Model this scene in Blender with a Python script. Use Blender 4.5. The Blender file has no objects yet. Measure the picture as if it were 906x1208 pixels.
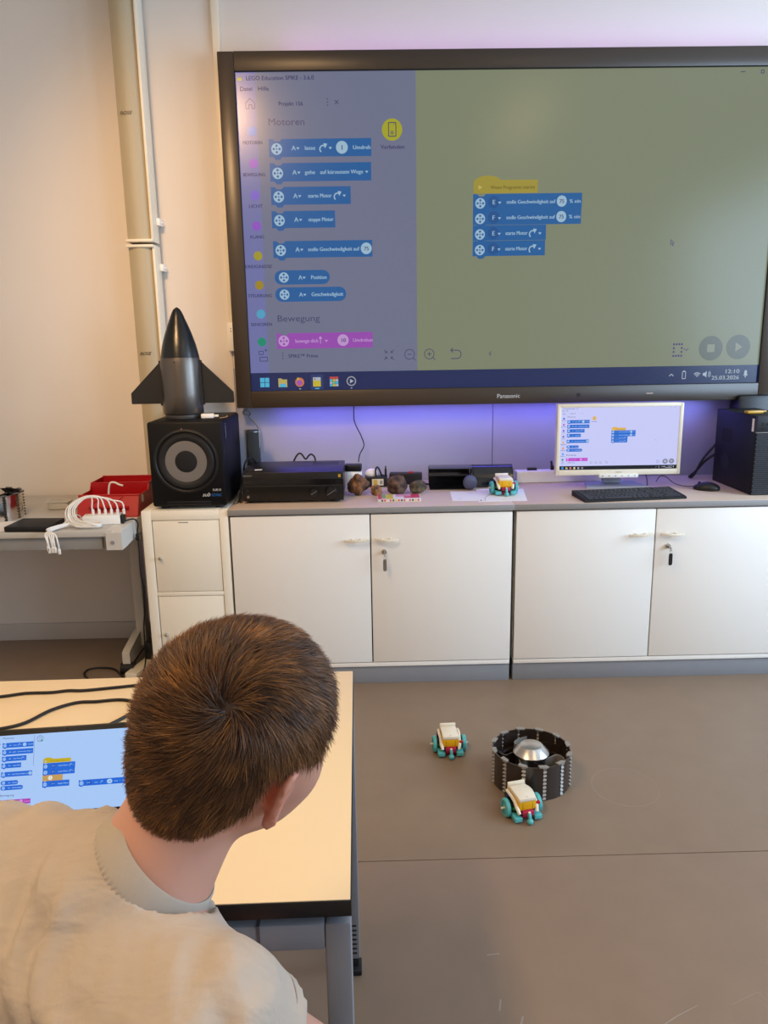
import bpy, bmesh, math, random
import numpy as np
from mathutils import Vector, Matrix
R = math.radians
random.seed(4); rng = np.random.default_rng(7)
SC = bpy.context.scene
COL = SC.collection

# ------------------------------------------------------------------ camera
cam = bpy.data.cameras.new('camera'); co = bpy.data.objects.new('camera', cam); COL.objects.link(co)
_r = Vector((0.99969028, -0.0192178, -0.01581202)); _u = Vector((0.01960912, 0.21704161, 0.97596538)); _f = Vector((0.01532404, 0.97597316, -0.21735123))
co.matrix_world = Matrix(((_r.x, _u.x, -_f.x, -0.0289), (_r.y, _u.y, -_f.y, -3.0049), (_r.z, _u.z, -_f.z, 1.4132), (0, 0, 0, 1)))
cam.sensor_fit = 'VERTICAL'; cam.sensor_height = 36; cam.lens = 36 * 904.8 / 1208; cam.clip_start = 0.02
SC.camera = co

# ------------------------------------------------------------------ world, light, exposure
W = bpy.data.worlds.new('world'); SC.world = W; W.use_nodes = True
W.node_tree.nodes['Background'].inputs[0].default_value = (0.62, 0.72, 0.9, 1)
W.node_tree.nodes['Background'].inputs[1].default_value = 0.6
SC.view_settings.view_transform = 'Standard'; SC.view_settings.look = 'None'
SC.view_settings.exposure = 0.0; SC.view_settings.gamma = 1.0; SC.view_settings.use_curve_mapping = False

def area(name, loc, target, sx, sy, power, col):
    l = bpy.data.lights.new(name, 'AREA'); l.shape = 'RECTANGLE'; l.size = sx; l.size_y = sy; l.energy = power; l.color = col
    o = bpy.data.objects.new(name, l); COL.objects.link(o); o.location = loc
    o.rotation_euler = (Vector(target) - Vector(loc)).to_track_quat('-Z', 'Y').to_euler(); return o

WARM = (1.0, 0.68, 0.36); COOL = (0.56, 0.76, 1.0)
area('ceiling_lamp_light', (-1.15, -2.35, 3.02), (-1.15, -2.35, 0), 0.3, 1.5, 50, WARM)
area('ceiling_lamp_light', (1.15, -2.35, 3.02), (1.15, -2.35, 0), 0.3, 1.5, 10, WARM)
area('window_daylight', (3.33, -1.15, 1.75), (0.6, 0.2, 1.5), 1.5, 1.6, 92, COOL)
area('window_daylight', (3.33, -3.35, 1.75), (0.0, -3.2, 1.2), 1.5, 1.6, 66, COOL)
_l = bpy.data.lights.new('added_wall_spot', 'SPOT'); _l.energy = 150; _l.color = (1.0, 0.58, 0.26); _l.spot_size = R(54); _l.spot_blend = 1.0; _l.shadow_soft_size = 0.09  # added warm spot without a visible fixture, brightens the wall beside the display
_o = bpy.data.objects.new('added_wall_spot', _l); COL.objects.link(_o); _o.location = (-1.0, -1.75, 2.98); _o.rotation_euler = (Vector((-0.72, 0.6, 1.66)) - Vector(_o.location)).to_track_quat('-Z', 'Y').to_euler()

# ------------------------------------------------------------------ materials
def lin(c):
    c = c / 255.0
    return c / 12.92 if c <= 0.04045 else ((c + 0.055) / 1.055) ** 2.4
def L3(rgb): return (lin(rgb[0]), lin(rgb[1]), lin(rgb[2]), 1)
MATS = {}
def M(name, rgb, rough=0.5, metal=0.0, var=0.06, scale=25.0, bump=0.0, bscale=None, spec=0.5, coat=0.0, trans=0.0, alpha=1.0, sss=0.0, stretch=None):
    if name in MATS: return MATS[name]
    m = bpy.data.materials.new(name); m.use_nodes = True; nt = m.node_tree; b = nt.nodes['Principled BSDF']
    c = L3(rgb)
    tc = nt.nodes.new('ShaderNodeTexCoord'); n = nt.nodes.new('ShaderNodeTexNoise'); n.inputs['Scale'].default_value = scale; n.inputs['Detail'].default_value = 4
    src = tc.outputs['Object']
    if stretch:
        mp = nt.nodes.new('ShaderNodeMapping'); mp.inputs['Scale'].default_value = stretch; nt.links.new(src, mp.inputs['Vector']); src = mp.outputs['Vector']
    nt.links.new(src, n.inputs['Vector'])
    mx = nt.nodes.new('ShaderNodeMix'); mx.data_type = 'RGBA'
    mx.inputs[6].default_value = tuple(min(1, v * (1 - var)) for v in c[:3]) + (1,)
    mx.inputs[7].default_value = tuple(min(1, v * (1 + var)) for v in c[:3]) + (1,)
    nt.links.new(n.outputs['Fac'], mx.inputs[0]); nt.links.new(mx.outputs[2], b.inputs['Base Color'])
    b.inputs['Roughness'].default_value = rough; b.inputs['Metallic'].default_value = metal
    b.inputs['Specular IOR Level'].default_value = spec; b.inputs['Coat Weight'].default_value = coat
    b.inputs['Transmission Weight'].default_value = trans
    if sss: b.inputs['Subsurface Weight'].default_value = sss; b.inputs['Subsurface Radius'].default_value = (0.012, 0.004, 0.002)
    if bump:
        n2 = nt.nodes.new('ShaderNodeTexNoise'); n2.inputs['Scale'].default_value = bscale or scale * 4; n2.inputs['Detail'].default_value = 3
        nt.links.new(src, n2.inputs['Vector'])
        bp = nt.nodes.new('ShaderNodeBump'); bp.inputs['Strength'].default_value = bump; bp.inputs['Distance'].default_value = 0.004
        nt.links.new(n2.outputs['Fac'], bp.inputs['Height']); nt.links.new(bp.outputs['Normal'], b.inputs['Normal'])
    MATS[name] = m; return m
def EM(rgb, strength=1.0, rough=0.22, spec=0.35, glow=False):
    key = 'screen_%d_%d_%d_%.2f_%.2f' % (*rgb, strength, rough)
    if key in MATS: return MATS[key]
    m = bpy.data.materials.new(key); m.use_nodes = True; b = m.node_tree.nodes['Principled BSDF']
    b.inputs['Base Color'].default_value = (0.008, 0.008, 0.008, 1); b.inputs['Roughness'].default_value = rough
    b.inputs['Specular IOR Level'].default_value = spec
    b.inputs['Emission Color'].default_value = L3(rgb); b.inputs['Emission Strength'].default_value = strength
    MATS[key] = m; return m

# ------------------------------------------------------------------ mesh helpers
def rotm(rx=0, ry=0, rz=0):
    return np.array(Matrix.Rotation(R(rz), 3, 'Z') @ Matrix.Rotation(R(ry), 3, 'Y') @ Matrix.Rotation(R(rx), 3, 'X'))
class MB:
    def __init__(s): s.v = []; s.f = []; s.mi = []; s.n = 0
    def add(s, v, f, mi=0):
        v = np.asarray(v, float).reshape(-1, 3); s.v.append(v)
        for q in f: s.f.append(tuple(int(i) + s.n for i in q)); s.mi.append(mi)
        s.n += len(v); return s
    def box(s, c, d, bev=0.0, rot=None, mi=0):
        hx, hy, hz = d[0] / 2, d[1] / 2, d[2] / 2
        if bev <= 0:
            v = np.array([(x, y, z) for x in (-hx, hx) for y in (-hy, hy) for z in (-hz, hz)])
            f = [(0, 1, 3, 2), (4, 6, 7, 5), (0, 4, 5, 1), (2, 3, 7, 6), (0, 2, 6, 4), (1, 5, 7, 3)]
        else:
            b = min(bev, hx * .95, hy * .95, hz * .95)
            bm = bmesh.new(); bmesh.ops.create_cube(bm, size=1.0)
            for q in bm.verts: q.co = (q.co.x * d[0], q.co.y * d[1], q.co.z * d[2])
            bmesh.ops.bevel(bm, geom=list(bm.edges), offset=b, segments=2, affect='EDGES', profile=0.5)
            bm.verts.index_update(); v = np.array([q.co[:] for q in bm.verts]); f = [[q.index for q in p.verts] for p in bm.faces]; bm.free()
        if rot is not None: v = v @ np.asarray(rot).T
        return s.add(v + np.asarray(c, float), f, mi)
    def span(s, a, b, bev=0.0, mi=0):
        a = np.asarray(a, float); b = np.asarray(b, float); return s.box((a + b) / 2, np.abs(b - a), bev, None, mi)
    def lathe(s, prof, n=32, c=(0, 0, 0), rot=None, mi=0, ang=(0, 360)):
        full = abs(ang[1] - ang[0]) >= 359.9; k = n if full else n + 1
        a = np.radians(np.linspace(ang[0], ang[1], n + 1))[:k]; v = []
        for r, z in prof: v += [(r * math.cos(t), r * math.sin(t), z) for t in a]
        f = []
        for i in range(len(prof) - 1):
            for j in range(n):
                j2 = (j + 1) % k if full else j + 1
                f.append((i * k + j, i * k + j2, (i + 1) * k + j2, (i + 1) * k + j))
        v = np.array(v)
        if rot is not None: v = v @ np.asarray(rot).T
        s.add(v + np.asarray(c, float), f, mi)
        return s
    def cyl(s, a, b, r0, r1=None, n=20, mi=0):
        a = Vector(a); b = Vector(b); r1 = r0 if r1 is None else r1
        q = np.array((b - a).to_track_quat('Z', 'Y').to_matrix()); h = (b - a).length
        return s.lathe([(1e-5, 0), (r0, 0), (r1, h), (1e-5, h)], n, np.array(a), q, mi)
    def prism(s, poly, axis, a, b, mi=0):
        n = len(poly); P = []
        for w in (a, b):
            for p in poly:
                P.append({'x': (w, p[0], p[1]), 'y': (p[0], w, p[1]), 'z': (p[0], p[1], w)}[axis])
        f = [tuple(range(n))[::-1], tuple(range(n, 2 * n))] + [(i, (i + 1) % n, n + (i + 1) % n, n + i) for i in range(n)]
        return s.add(P, f, mi)
    def tube(s, pts, r, n=7, smooth=6, mi=0, closed=False):
        P = [np.asarray(p, float) for p in pts]
        if smooth > 1:
            Q = []; m = len(P)
            for i in range(m if closed else m - 1):
                if closed: p0, p1, p2, p3 = P[(i - 1) % m], P[i], P[(i + 1) % m], P[(i + 2) % m]
                else: p0, p1, p2, p3 = P[max(i - 1, 0)], P[i], P[i + 1], P[min(i + 2, m - 1)]
                for t in np.linspace(0, 1, smooth, endpoint=False):
                    Q.append(0.5 * ((2 * p1) + (p2 - p0) * t + (2 * p0 - 5 * p1 + 4 * p2 - p3) * t * t + (3 * p1 - p0 - 3 * p2 + p3) * t ** 3))
            if not closed: Q.append(P[-1])
            P = Q
        m = len(P); rr = np.broadcast_to(np.asarray(r, float), (m,)) if np.ndim(r) == 0 else np.interp(np.linspace(0, 1, m), np.linspace(0, 1, len(r)), r)
        v = []; up = np.array((0.13, 0.21, 0.97))
        for i in range(m):
            a = P[(i - 1) % m] if closed else P[max(i - 1, 0)]; b = P[(i + 1) % m] if closed else P[min(i + 1, m - 1)]
            t = (b - a); t = t / (np.linalg.norm(t) + 1e-9)
            x = np.cross(up, t)
            if np.linalg.norm(x) < 0.05: x = np.cross((1, 0, 0), t)
            x /= np.linalg.norm(x); y = np.cross(t, x)
            for k in range(n):
                A = 2 * math.pi * k / n; v.append(P[i] + rr[i] * (x * math.cos(A) + y * math.sin(A)))
        f = []
        for i in range(m if closed else m - 1):
            i2 = (i + 1) % m
            for k in range(n): f.append((i * n + k, i * n + (k + 1) % n, i2 * n + (k + 1) % n, i2 * n + k))
        if not closed: f += [tuple(range(n))[::-1], tuple((m - 1) * n + k for k in range(n))]
        return s.add(v, f, mi)
    def ball(s, c, r, n=16, rot=None, mi=0):
        r = np.broadcast_to(np.asarray(r, float), (3,)); pr = [(max(1e-5, math.sin(t)), -math.cos(t)) for t in np.linspace(0, math.pi, n // 2 + 1)]
        t = MB(); t.lathe(pr, n); v = t.v[0] * r
        if rot is not None: v = v @ np.asarray(rot).T
        return s.add(v + np.asarray(c, float), t.f, mi)
    def text(s, txt, size, origin, xdir=(1, 0, 0), ydir=(0, 0, 1), align='LEFT', mi=0, sx=1.0, shear=0.0):
        me = text_mesh(txt, align, shear); v = np.array([q.co[:] for q in me.vertices]).reshape(-1, 3)
        if not len(v): return s
        X = np.asarray(xdir, float); Y = np.asarray(ydir, float); nrm = np.cross(X, Y)
        w = np.asarray(origin, float) + size * sx * v[:, :1] * X + size * v[:, 1:2] * Y
        return s.add(w, [tuple(p.vertices) for p in me.polygons], mi)
    def build(s, name, mats, parent=None, smooth=True, ang=38, **props):
        me = bpy.data.meshes.new(name)
        v = np.concatenate(s.v) if s.v else np.zeros((0, 3))
        me.from_pydata(v.tolist(), [], s.f)
        for m in (mats if isinstance(mats, (list, tuple)) else [mats]): me.materials.append(m)
        if any(s.mi): me.polygons.foreach_set('material_index', s.mi)
        if smooth:
            me.polygons.foreach_set('use_smooth', [True] * len(me.polygons)); me.set_sharp_from_angle(angle=R(ang))
        me.update()
        o = bpy.data.objects.new(name, me); COL.objects.link(o)
        if parent is not None: o.parent = parent
        for k, w in props.items(): o[k] = w
        return o
_TX = {}
def text_mesh(txt, align, shear=0.0):
    k = (txt, align, shear)
    if k not in _TX:
        c = bpy.data.curves.new('lettering', 'FONT'); c.body = txt; c.size = 1; c.align_x = align; c.resolution_u = 3; c.shear = shear; c.offset = 0.0
        o = bpy.data.objects.new('lettering', c); COL.objects.link(o)
        dg = bpy.context.evaluated_depsgraph_get()
        _TX[k] = bpy.data.meshes.new_from_object(o.evaluated_get(dg)); bpy.data.objects.remove(o)
    return _TX[k]
def tag(o, label=None, cat=None, group=None, kind=None):
    if label: o['label'] = label
    if cat: o['category'] = cat
    if group: o['group'] = group
    if kind: o['kind'] = kind
    return o
def thing(name, label, cat, loc=(0, 0, 0), rz=0.0, group=None):
    o = bpy.data.objects.new(name, None); o.empty_display_size = 0.05; COL.objects.link(o); o.location = loc; o.rotation_euler = (0, 0, R(rz))
    return tag(o, label, cat, group)
def dup(root, loc, rz, label):
    r = root.copy(); COL.objects.link(r); r.location = loc; r.rotation_euler = (0, 0, R(rz)); r['label'] = label
    for ch in list(root.children):
        c = ch.copy(); COL.objects.link(c); c.parent = r
        for g in ch.children:
            d = g.copy(); COL.objects.link(d); d.parent = c
    return r
def struct(o): o['kind'] = 'structure'; return o

# ------------------------------------------------------------------ palette
m_wall = M('wall_paint', (222, 214, 204), 0.85, var=0.02, scale=3, bump=0.08, bscale=260)
m_wall2 = M('grey_shaded_panel', (160, 161, 172), 0.8, var=0.02, scale=3, bump=0.05, bscale=200)  # lower panels darkened, shade under the display put into the grey
m_floor = M('linoleum', (134, 113, 93), 0.42, var=0.10, scale=9, bump=0.03, bscale=300, spec=0.4)
m_ceil = M('ceiling_white', (232, 230, 226), 0.9, var=0.02)
m_base = M('baseboard_grey', (196, 190, 182), 0.5, var=0.03)
m_white = M('white_laminate', (238, 233, 224), 0.38, var=0.015, scale=4)
m_white2 = M('white_foil', (241, 232, 212), 0.42, var=0.02, scale=4)
m_grey = M('grey_laminate', (206, 182, 160), 0.45, var=0.05, scale=60)
m_edge = M('grey_edging', (140, 138, 136), 0.5, var=0.03)
m_plinth = M('plinth_grey', (132, 134, 138), 0.5, var=0.04)
m_black = M('black_plastic', (11, 11, 13), 0.42, var=0.1)
m_blackm = M('matt_black', (8, 8, 9), 0.65, var=0.1)
m_gloss = M('gloss_black', (11, 11, 13), 0.14, var=0.1, coat=0.4)
m_rubber = M('black_rubber', (8, 8, 9), 0.6, var=0.1)
m_steel = M('brushed_steel', (200, 196, 190), 0.28, 1.0, var=0.05, scale=40)
m_chrome = M('polished_steel', (214, 210, 205), 0.12, 1.0, var=0.04)
m_cream = M('cream_plastic', (232, 222, 200), 0.4, var=0.02)
m_whitep = M('white_plastic', (236, 234, 228), 0.4, var=0.02)
m_red = M('red_plastic', (176, 16, 22), 0.35, var=0.06)
m_teal = M('turquoise_plastic', (84, 176, 178), 0.35, var=0.03)
m_yel = M('yellow_plastic', (226, 170, 10), 0.35, var=0.03)
m_mag = M('magenta_plastic', (170, 30, 70), 0.35, var=0.03)
m_pframe = M('frame_steel_paint', (122, 124, 130), 0.38, var=0.03, spec=0.5)
m_dark = M('dark_slot', (6, 6, 7), 0.8, var=0.1)
m_paper = M('paper_white', (240, 236, 230), 0.7, var=0.02)
m_gold = M('gold_yellow', (196, 150, 40), 0.35, var=0.08)

# ------------------------------------------------------------------ setting
XL, XR, YB, YF, ZC = -3.0, 3.4, 0.60, -4.6, 3.1
fl = struct(MB().span((XL, YF, -0.06), (XR, YB + 0.1, -0.004)).build('floor', m_dark, None, False))
MB().span((XL, -1.1295, -0.004), (XR, YB, 0.0)).build('sheet', m_floor, fl, False)
MB().span((XL, YF, -0.004), (XR, -1.1325, 0.0)).build('sheet', m_floor, fl, False)
m_scuff = M('scuff', (150, 138, 124), 0.6, var=0.1)
def scuff(pts, w):
    b = MB(); P = np.array(pts, float); n = len(P); v = []
    for i in range(n):
        t = P[min(i + 1, n - 1)] - P[max(i - 1, 0)]; t /= np.linalg.norm(t); q = np.array((-t[1], t[0])) * w * (0.35 + 0.65 * math.sin(math.pi * (i + .3) / (n - .4)) if n > 2 else 1)
        v += [(*(P[i] + q), 0.0004), (*(P[i] - q), 0.0004)]
    b.add(v, [(2 * i, 2 * i + 1, 2 * i + 3, 2 * i + 2) for i in range(n - 1)]); b.build('scuff_mark', m_scuff, fl, False)
scuff([(0.36, -1.79), (0.45, -1.745), (0.52, -1.70), (0.60, -1.655), (0.655, -1.63)], 0.0016)
scuff([(0.25, -1.70), (0.262, -1.67), (0.272, -1.645)], 0.003)
scuff([(0.224, -1.63), (0.232, -1.60)], 0.0022)
scuff([(0.22, -1.475), (0.25, -1.472)], 0.0018)
scuff([(0.085, -1.70), (0.09, -1.67)], 0.0014)
scuff([(0.73, -1.63), (0.80, -1.60), (0.83, -1.68)], 0.0008)
scuff([(0.768 + 0.104 * math.cos(a), -0.80 + 0.108 * math.sin(a)) for a in np.linspace(0, 6.1, 40)], 0.0010)
wb = struct(MB().span((XL - .1, YB + 0.004, 0), (XR + .1, YB + 0.12, ZC)).build('wall_back', m_dark, None, False))
MB().span((XL, YB, 0), (-0.656, YB + 0.01, ZC)).build('panel', m_wall, wb, False)
MB().span((-0.6545, YB, 0), (0.5445, YB + 0.01, 1.30)).build('panel', m_wall2, wb, False)
MB().span((-0.6545, YB, 1.3005), (XR, YB + 0.01, ZC)).build('panel', m_wall, wb, False)
MB().span((0.5475, YB, 0), (XR, YB + 0.01, 1.30)).build('panel', m_wall2, wb, False)
struct(MB().span((XL - 0.1, YF, 0), (XL, YB, ZC)).build('wall_left', m_wall, None, False))
wr = MB()
wr.span((XR, YF, 0), (XR + .1, YB, 0.9)); wr.span((XR, YF, 2.6), (XR + .1, YB, ZC))
for a, b in ((YF, -4.2), (-2.5, -2.0), (-0.3, YB)): wr.span((XR, a, 0.9), (XR + .1, b, 2.6))
struct(wr.build('wall_right', m_wall, None, False))
for k, (a, b) in enumerate(((-4.2, -2.5), (-2.0, -0.3))):
    w = MB(); x = XR + 0.05
    for q in (a + .03, (a + b) / 2, b - .03): w.span((x - .03, q - .03, 0.9), (x + .03, q + .03, 2.6))
    for z in (0.93, 2.57): w.span((x - .03, a, z - .03), (x + .03, b, z + .03))
    struct(w.build('window_%d' % (k + 1), m_whitep, None, False))
struct(MB().span((XL - .1, YF - .1, 0), (XR + .1, YF, ZC)).build('wall_front', m_wall, None, False))
struct(MB().span((XL - .1, YF - .1, ZC), (XR + .1, YB + .12, ZC + .1)).build('ceiling', m_ceil, None, False))
struct(MB().span((XL, YB - 0.014, 0), (-0.96, YB, 0.085), 0.003).build('baseboard_back', m_base, None))
for k, (x, y) in enumerate(((-1.15, -2.35), (1.15, -2.35))):
    t = thing('ceiling_light', ('long ceiling luminaire above the side nearer the loudspeakers', 'long ceiling luminaire above the window side')[k], 'lamp', (x, y, 3.1), 0, 'ceiling luminaires above the room')
    MB().span((-.17, -.78, -.07), (.17, .78, 0), .01).build('housing', m_whitep, t)

# cable trunking and socket box at the left of the display
t = thing('cable_trunking', 'narrow cream cable duct running up the wall beside the display', 'cable duct', (-0.646, YB, 1.50))
MB().span((-.016, -.018, 0), (.016, 0, 1.59), .002).build('duct', m_cream, t)
t = thing('wall_socket_box', 'small white wall box under the cable duct beside the display', 'socket', (-0.645, YB, 1.38))
MB().span((-.022, -.035, 0), (.022, 0, .125), .003).build('housing', m_whitep, t)
b = MB()
for dz in (.100, .088): b.box((-.006, -.0355, dz), (.004, .002, .004))
b.build('contact_hole', m_dark, t, False, kind='stuff')

# column loudspeakers
m_grille = M('khaki_grille', (178, 166, 138), 0.6, var=0.05, scale=200, stretch=(1, 1, .1))
def column(z0, z1, zl, label):
    t = thing('column_loudspeaker', label, 'loudspeaker', (-1.003, YB, z0), 0, 'stacked column loudspeakers on the wall'); h = z1 - z0
    MB().span((.048, -.118, 0), (.059, -.02, h), .003).build('side_rail', m_cream, t)
    MB().span((-.055, -.10, 0.0), (.047, -.02, h), .004).build('cabinet', m_cream, t)
    pr = [(-.055, -.098)] + [(-.055 + .102 * k / 10, -.105 - .020 * math.sin(math.pi * k / 10)) for k in range(11)] + [(.047, -.098)]
    MB().prism(pr, 'z', .012, h - .012).build('grille', m_grille, t)
    for z in (0.0, h - .012): MB().span((-.058, -.132, z), (.058, -.02, z + .012), .003).build('end_cap', m_cream, t)
    MB().text('BOSE', .019, (-.040, -.1262, zl - z0), align='LEFT', shear=.35, sx=1.1).build('lettering', m_black, t, False)
    for z in (.09, h - .09):
        b = MB(); b.span((.056, -.06, z - .015), (.076, 0, z + .015), .002); b.cyl((.076, -.03, z), (.082, -.03, z), .006)
        b.build('bracket', m_whitep, t)
column(1.845, 2.94, 2.347, 'upper khaki column loudspeaker on the wall, above the joint')
column(.80, 1.835, 1.370, 'lower khaki column loudspeaker on the wall, ending behind the rocket model')

# ------------------------------------------------------------------ what the three screens show (units of a 1920 x 1080 picture)
class UI:
    def __init__(s, parent, x0, ztop, width, y, k=1.0):
        s.p = parent; s.x0 = x0; s.z0 = ztop; s.s = width / 1920.0; s.v = k * s.s; s.y = y; s.new(); s.lay = 0.00035
    def new(s): s.b = MB(); s.m = []
    def mi(s, rgb):
        m = EM(rgb) if not isinstance(rgb, bpy.types.Material) else rgb
        if m not in s.m: s.m.append(m)
        return s.m.index(m)
    def P(s, x, y, l): return (s.x0 + x * s.s, s.y - l * s.lay, s.z0 - y * s.v)
    def poly(s, pts, rgb, l=1):
        s.b.add([s.P(x, y, l) for x, y in pts][::-1], [tuple(range(len(pts)))], s.mi(rgb)); return s
    def rect(s, x0, y0, x1, y1, rgb, l=1): return s.poly([(x0, y0), (x1, y0), (x1, y1), (x0, y1)], rgb, l)
    def rrect(s, x0, y0, x1, y1, r, rgb, l=1):
        pts = []
        for cx, cy, a in ((x1 - r, y0 + r, -90), (x1 - r, y1 - r, 0), (x0 + r, y1 - r, 90), (x0 + r, y0 + r, 180)):
            pts += [(cx + r * math.cos(R(a + t)), cy + r * math.sin(R(a + t))) for t in (0, 30, 60, 90)]
        return s.poly(pts, rgb, l)
    def disc(s, x, y, r, rgb, l=2, n=20): return s.poly([(x + r * math.cos(2 * math.pi * k / n), y + r * math.sin(2 * math.pi * k / n)) for k in range(n)], rgb, l)
    def line(s, pts, w, rgb, l=2):
        for (a, b), (c, d) in zip(pts[:-1], pts[1:]):
            L = math.hypot(c - a, d - b) + 1e-9; nx, ny = -(d - b) / L * w / 2, (c - a) / L * w / 2
            s.poly([(a - nx, b - ny), (c - nx, d - ny), (c + nx, d + ny), (a + nx, b + ny)], rgb, l)
        return s
    def ring(s, x, y, r, w, rgb, l=2, a0=0, a1=360, n=18):
        return s.line([(x + r * math.cos(R(a0 + (a1 - a0) * k / n)), y + r * math.sin(R(a0 + (a1 - a0) * k / n))) for k in range(n + 1)], w, rgb, l)
    def text(s, x, y, t, size, rgb, l=3, align='LEFT', sx=1.0, w=None):
        size *= 1.15
        if w:
            q = [v.co.x for v in text_mesh(t, align).vertices]; sx = w / (size * (max(q) - min(q)))
        s.b.text(t, size * s.s, s.P(x, y + size * .36, l), align=align, mi=s.mi(rgb), sx=sx)
        if size < 24: s.b.text(t, size * s.s, s.P(x + size * .045, y + size * .36, l), align=align, mi=s.mi(rgb), sx=sx)
        return s
    def out(s, name, **k):
        o = s.b.build(name, s.m, s.p, False, **k); s.new(); return o
    def caret(s, x, y, rgb, w=6): return s.poly([(x - w, y - w * .6), (x + w, y - w * .6), (x, y + w * .7)], rgb, 3)
    def motor(s, x, y, r, fg, bg):
        s.disc(x, y, r, fg, 2)
        for a in (0, 90, 180, 270): s.disc(x + r * .55 * math.cos(R(a)), y + r * .55 * math.sin(R(a)), r * .22, bg, 3, 10)
        return s.disc(x, y, r * .15, bg, 3, 8)
    def turn(s, x, y, fg, r=11):
        s.ring(x, y + 5, r + 1, 4.5, fg, 3, 130, 300, 9); return s.poly([(x + 1, y - 14), (x + 15, y - 12), (x + 6, y + 3)], fg, 3)
    def block(s, x0, y0, x1, y1, rgb, l=1, tail=True):
        pts = [(x0, y0), (x0 + 14, y0), (x0 + 22, y0 + 8), (x0 + 38, y0 + 8), (x0 + 46, y0), (x1, y0), (x1, y1)]
        pts += [(x0 + 46, y1), (x0 + 38, y1 + 9), (x0 + 22, y1 + 9), (x0 + 14, y1)] if tail else []
        return s.poly(pts + [(x0, y1)], rgb, l)

def palette(u, T, detail=True):
    B, F, K = T['blue'], T['glyph'], T['ink']
    u.text(107, 158, 'Motoren', 28, K, 2, w=125); u.out('heading_lettering')
    rows = [(107, 214, 468, 272), (107, 292, 466, 352), (107, 370, 391, 429), (106, 450, 333, 507), (106, 551, 465, 608)]
    for i, (a, b, c, d) in enumerate(rows):
        m = (b + d) / 2; u.block(a, b, c, d, B); u.motor(a + 27, m + 3, 19, F, B); u.text(186, m, 'A', 19, F); u.caret(209, m + 2, F)
        if i == 0:
            u.text(232, m, 'lasse', 16.5, F, w=36).turn(298, m, F).caret(323, m + 2, F); u.disc(364, m, 21, F, 2); u.text(364, m, '1', 19, K, 3, 'CENTER'); u.text(402, m, 'Umdreh', 16.5, F, w=61)
        if i == 1: u.text(230, m, 'gehe', 16.5, F, w=36).text(284, m, 'auf kürzestem Wege', 16.5, F, w=152).caret(450, m + 2, F)
        if i == 2: u.text(238, m, 'starte Motor', 16.5, F, w=84).turn(344, m, F).caret(368, m + 2, F)
        if i == 3: u.text(236, m, 'stoppe Motor', 16.5, F, w=90)
        if i == 4: u.text(231, m, 'stelle Geschwindigkeit auf', 16, F, w=186); u.disc(443, m, 20, F, 2); u.text(443, m, '75', 16, K, 3, 'CENTER')
        u.out('command_block')
    for i, (a, b, c, d) in enumerate([(106, 651, 308, 700), (106, 710, 366, 760)]):
        m = (b + d) / 2; u.rrect(a, b, c, d, 24, B, 1); u.motor(a + 34, m, 18, F, B); u.text(193, m, 'A', 18, F); u.caret(214, m + 2, F)
        u.text(238, m, ('Position', 'Geschwindigkeit')[i], 16.5, F, w=(56, 116)[i]); u.out('value_block')
    u.text(108, 818, 'Bewegung', 28, K, 2, w=155); u.out('heading_lettering')
    u.block(104, 871, 460, 927, T['purple'], 1, False); u.motor(130, 899, 20, T['pglyph'], T['purple']); u.text(172, 899, 'bewege dich', 16.5, T['pglyph'], w=84)
    u.line([(266, 910), (266, 888)], 3, T['pglyph'], 3).poly([(259, 893), (266, 883), (273, 893)], T['pglyph'], 3).caret(288, 901, T['pglyph'])
    u.disc(350, 899, 21, T['pglyph'], 2).text(350, 899, '10', 17, K, 3, 'CENTER').text(386, 899, 'Umdrehun', 16, T['pglyph'], w=72); u.out('command_block')
def sidebar(u, T):
    K = T['ink']
    for i, (n, c) in enumerate(zip(('MOTOREN', 'BEWEGUNG', 'LICHT', 'KLANG', 'EREIGNISSE', 'STEUERUNG', 'SENSOREN'), T['dots'])):
        y = (188, 292, 396, 499, 600, 701, 802)[i]; u.disc(50, y, 16, c, 2).text(50, y + 36, n, 14, K, 2, 'CENTER', w=9.6 * len(n)); u.out('category_button')
    u.disc(49, 901, 16, T['dots'][7], 2); u.out('category_button')
def program(u, T):
    B, F, K = T['blue'], T['glyph'], T['ink']
    hat = [(831, 400), (831, 362), (842, 350), (860, 343), (889, 341), (915, 346), (930, 356), (1062, 356), (1062, 400)]
    u.poly(hat, T['hat'], 1).poly([(849, 372), (863, 380), (849, 388)], T['hatg'], 2).text(892, 380, 'Wenn Programm startet', 15, T['hatk'], 3, w=160)
    u.out('start_block')
    for i, (x1, y0) in enumerate(((1223, 402), (1222, 454), (1096, 507), (1094, 560))):
        u.block(830, y0, x1, y0 + 52, B); m = y0 + 27; u.motor(856, m + 4, 18, F, B); u.disc(905, m, 21, T['bluedk'], 2); u.text(899, m, 'EFEF'[i], 19, F); u.caret(926, m + 3, F)
        if i < 2:
            u.text(950, m, 'stelle Geschwindigkeit auf', 15.5, F, w=176); u.rrect(1132, m - 19, 1168, m + 19, 17, F, 2); u.text(1150, m, '75', 16, K, 3, 'CENTER'); u.text(1177, m, '% ein', 15.5, F, w=40)
        else: u.text(948, m, 'starte Motor', 16, F, w=80).turn(1048, m, F).caret(1074, m + 3, F)
        u.out('command_block')
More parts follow.
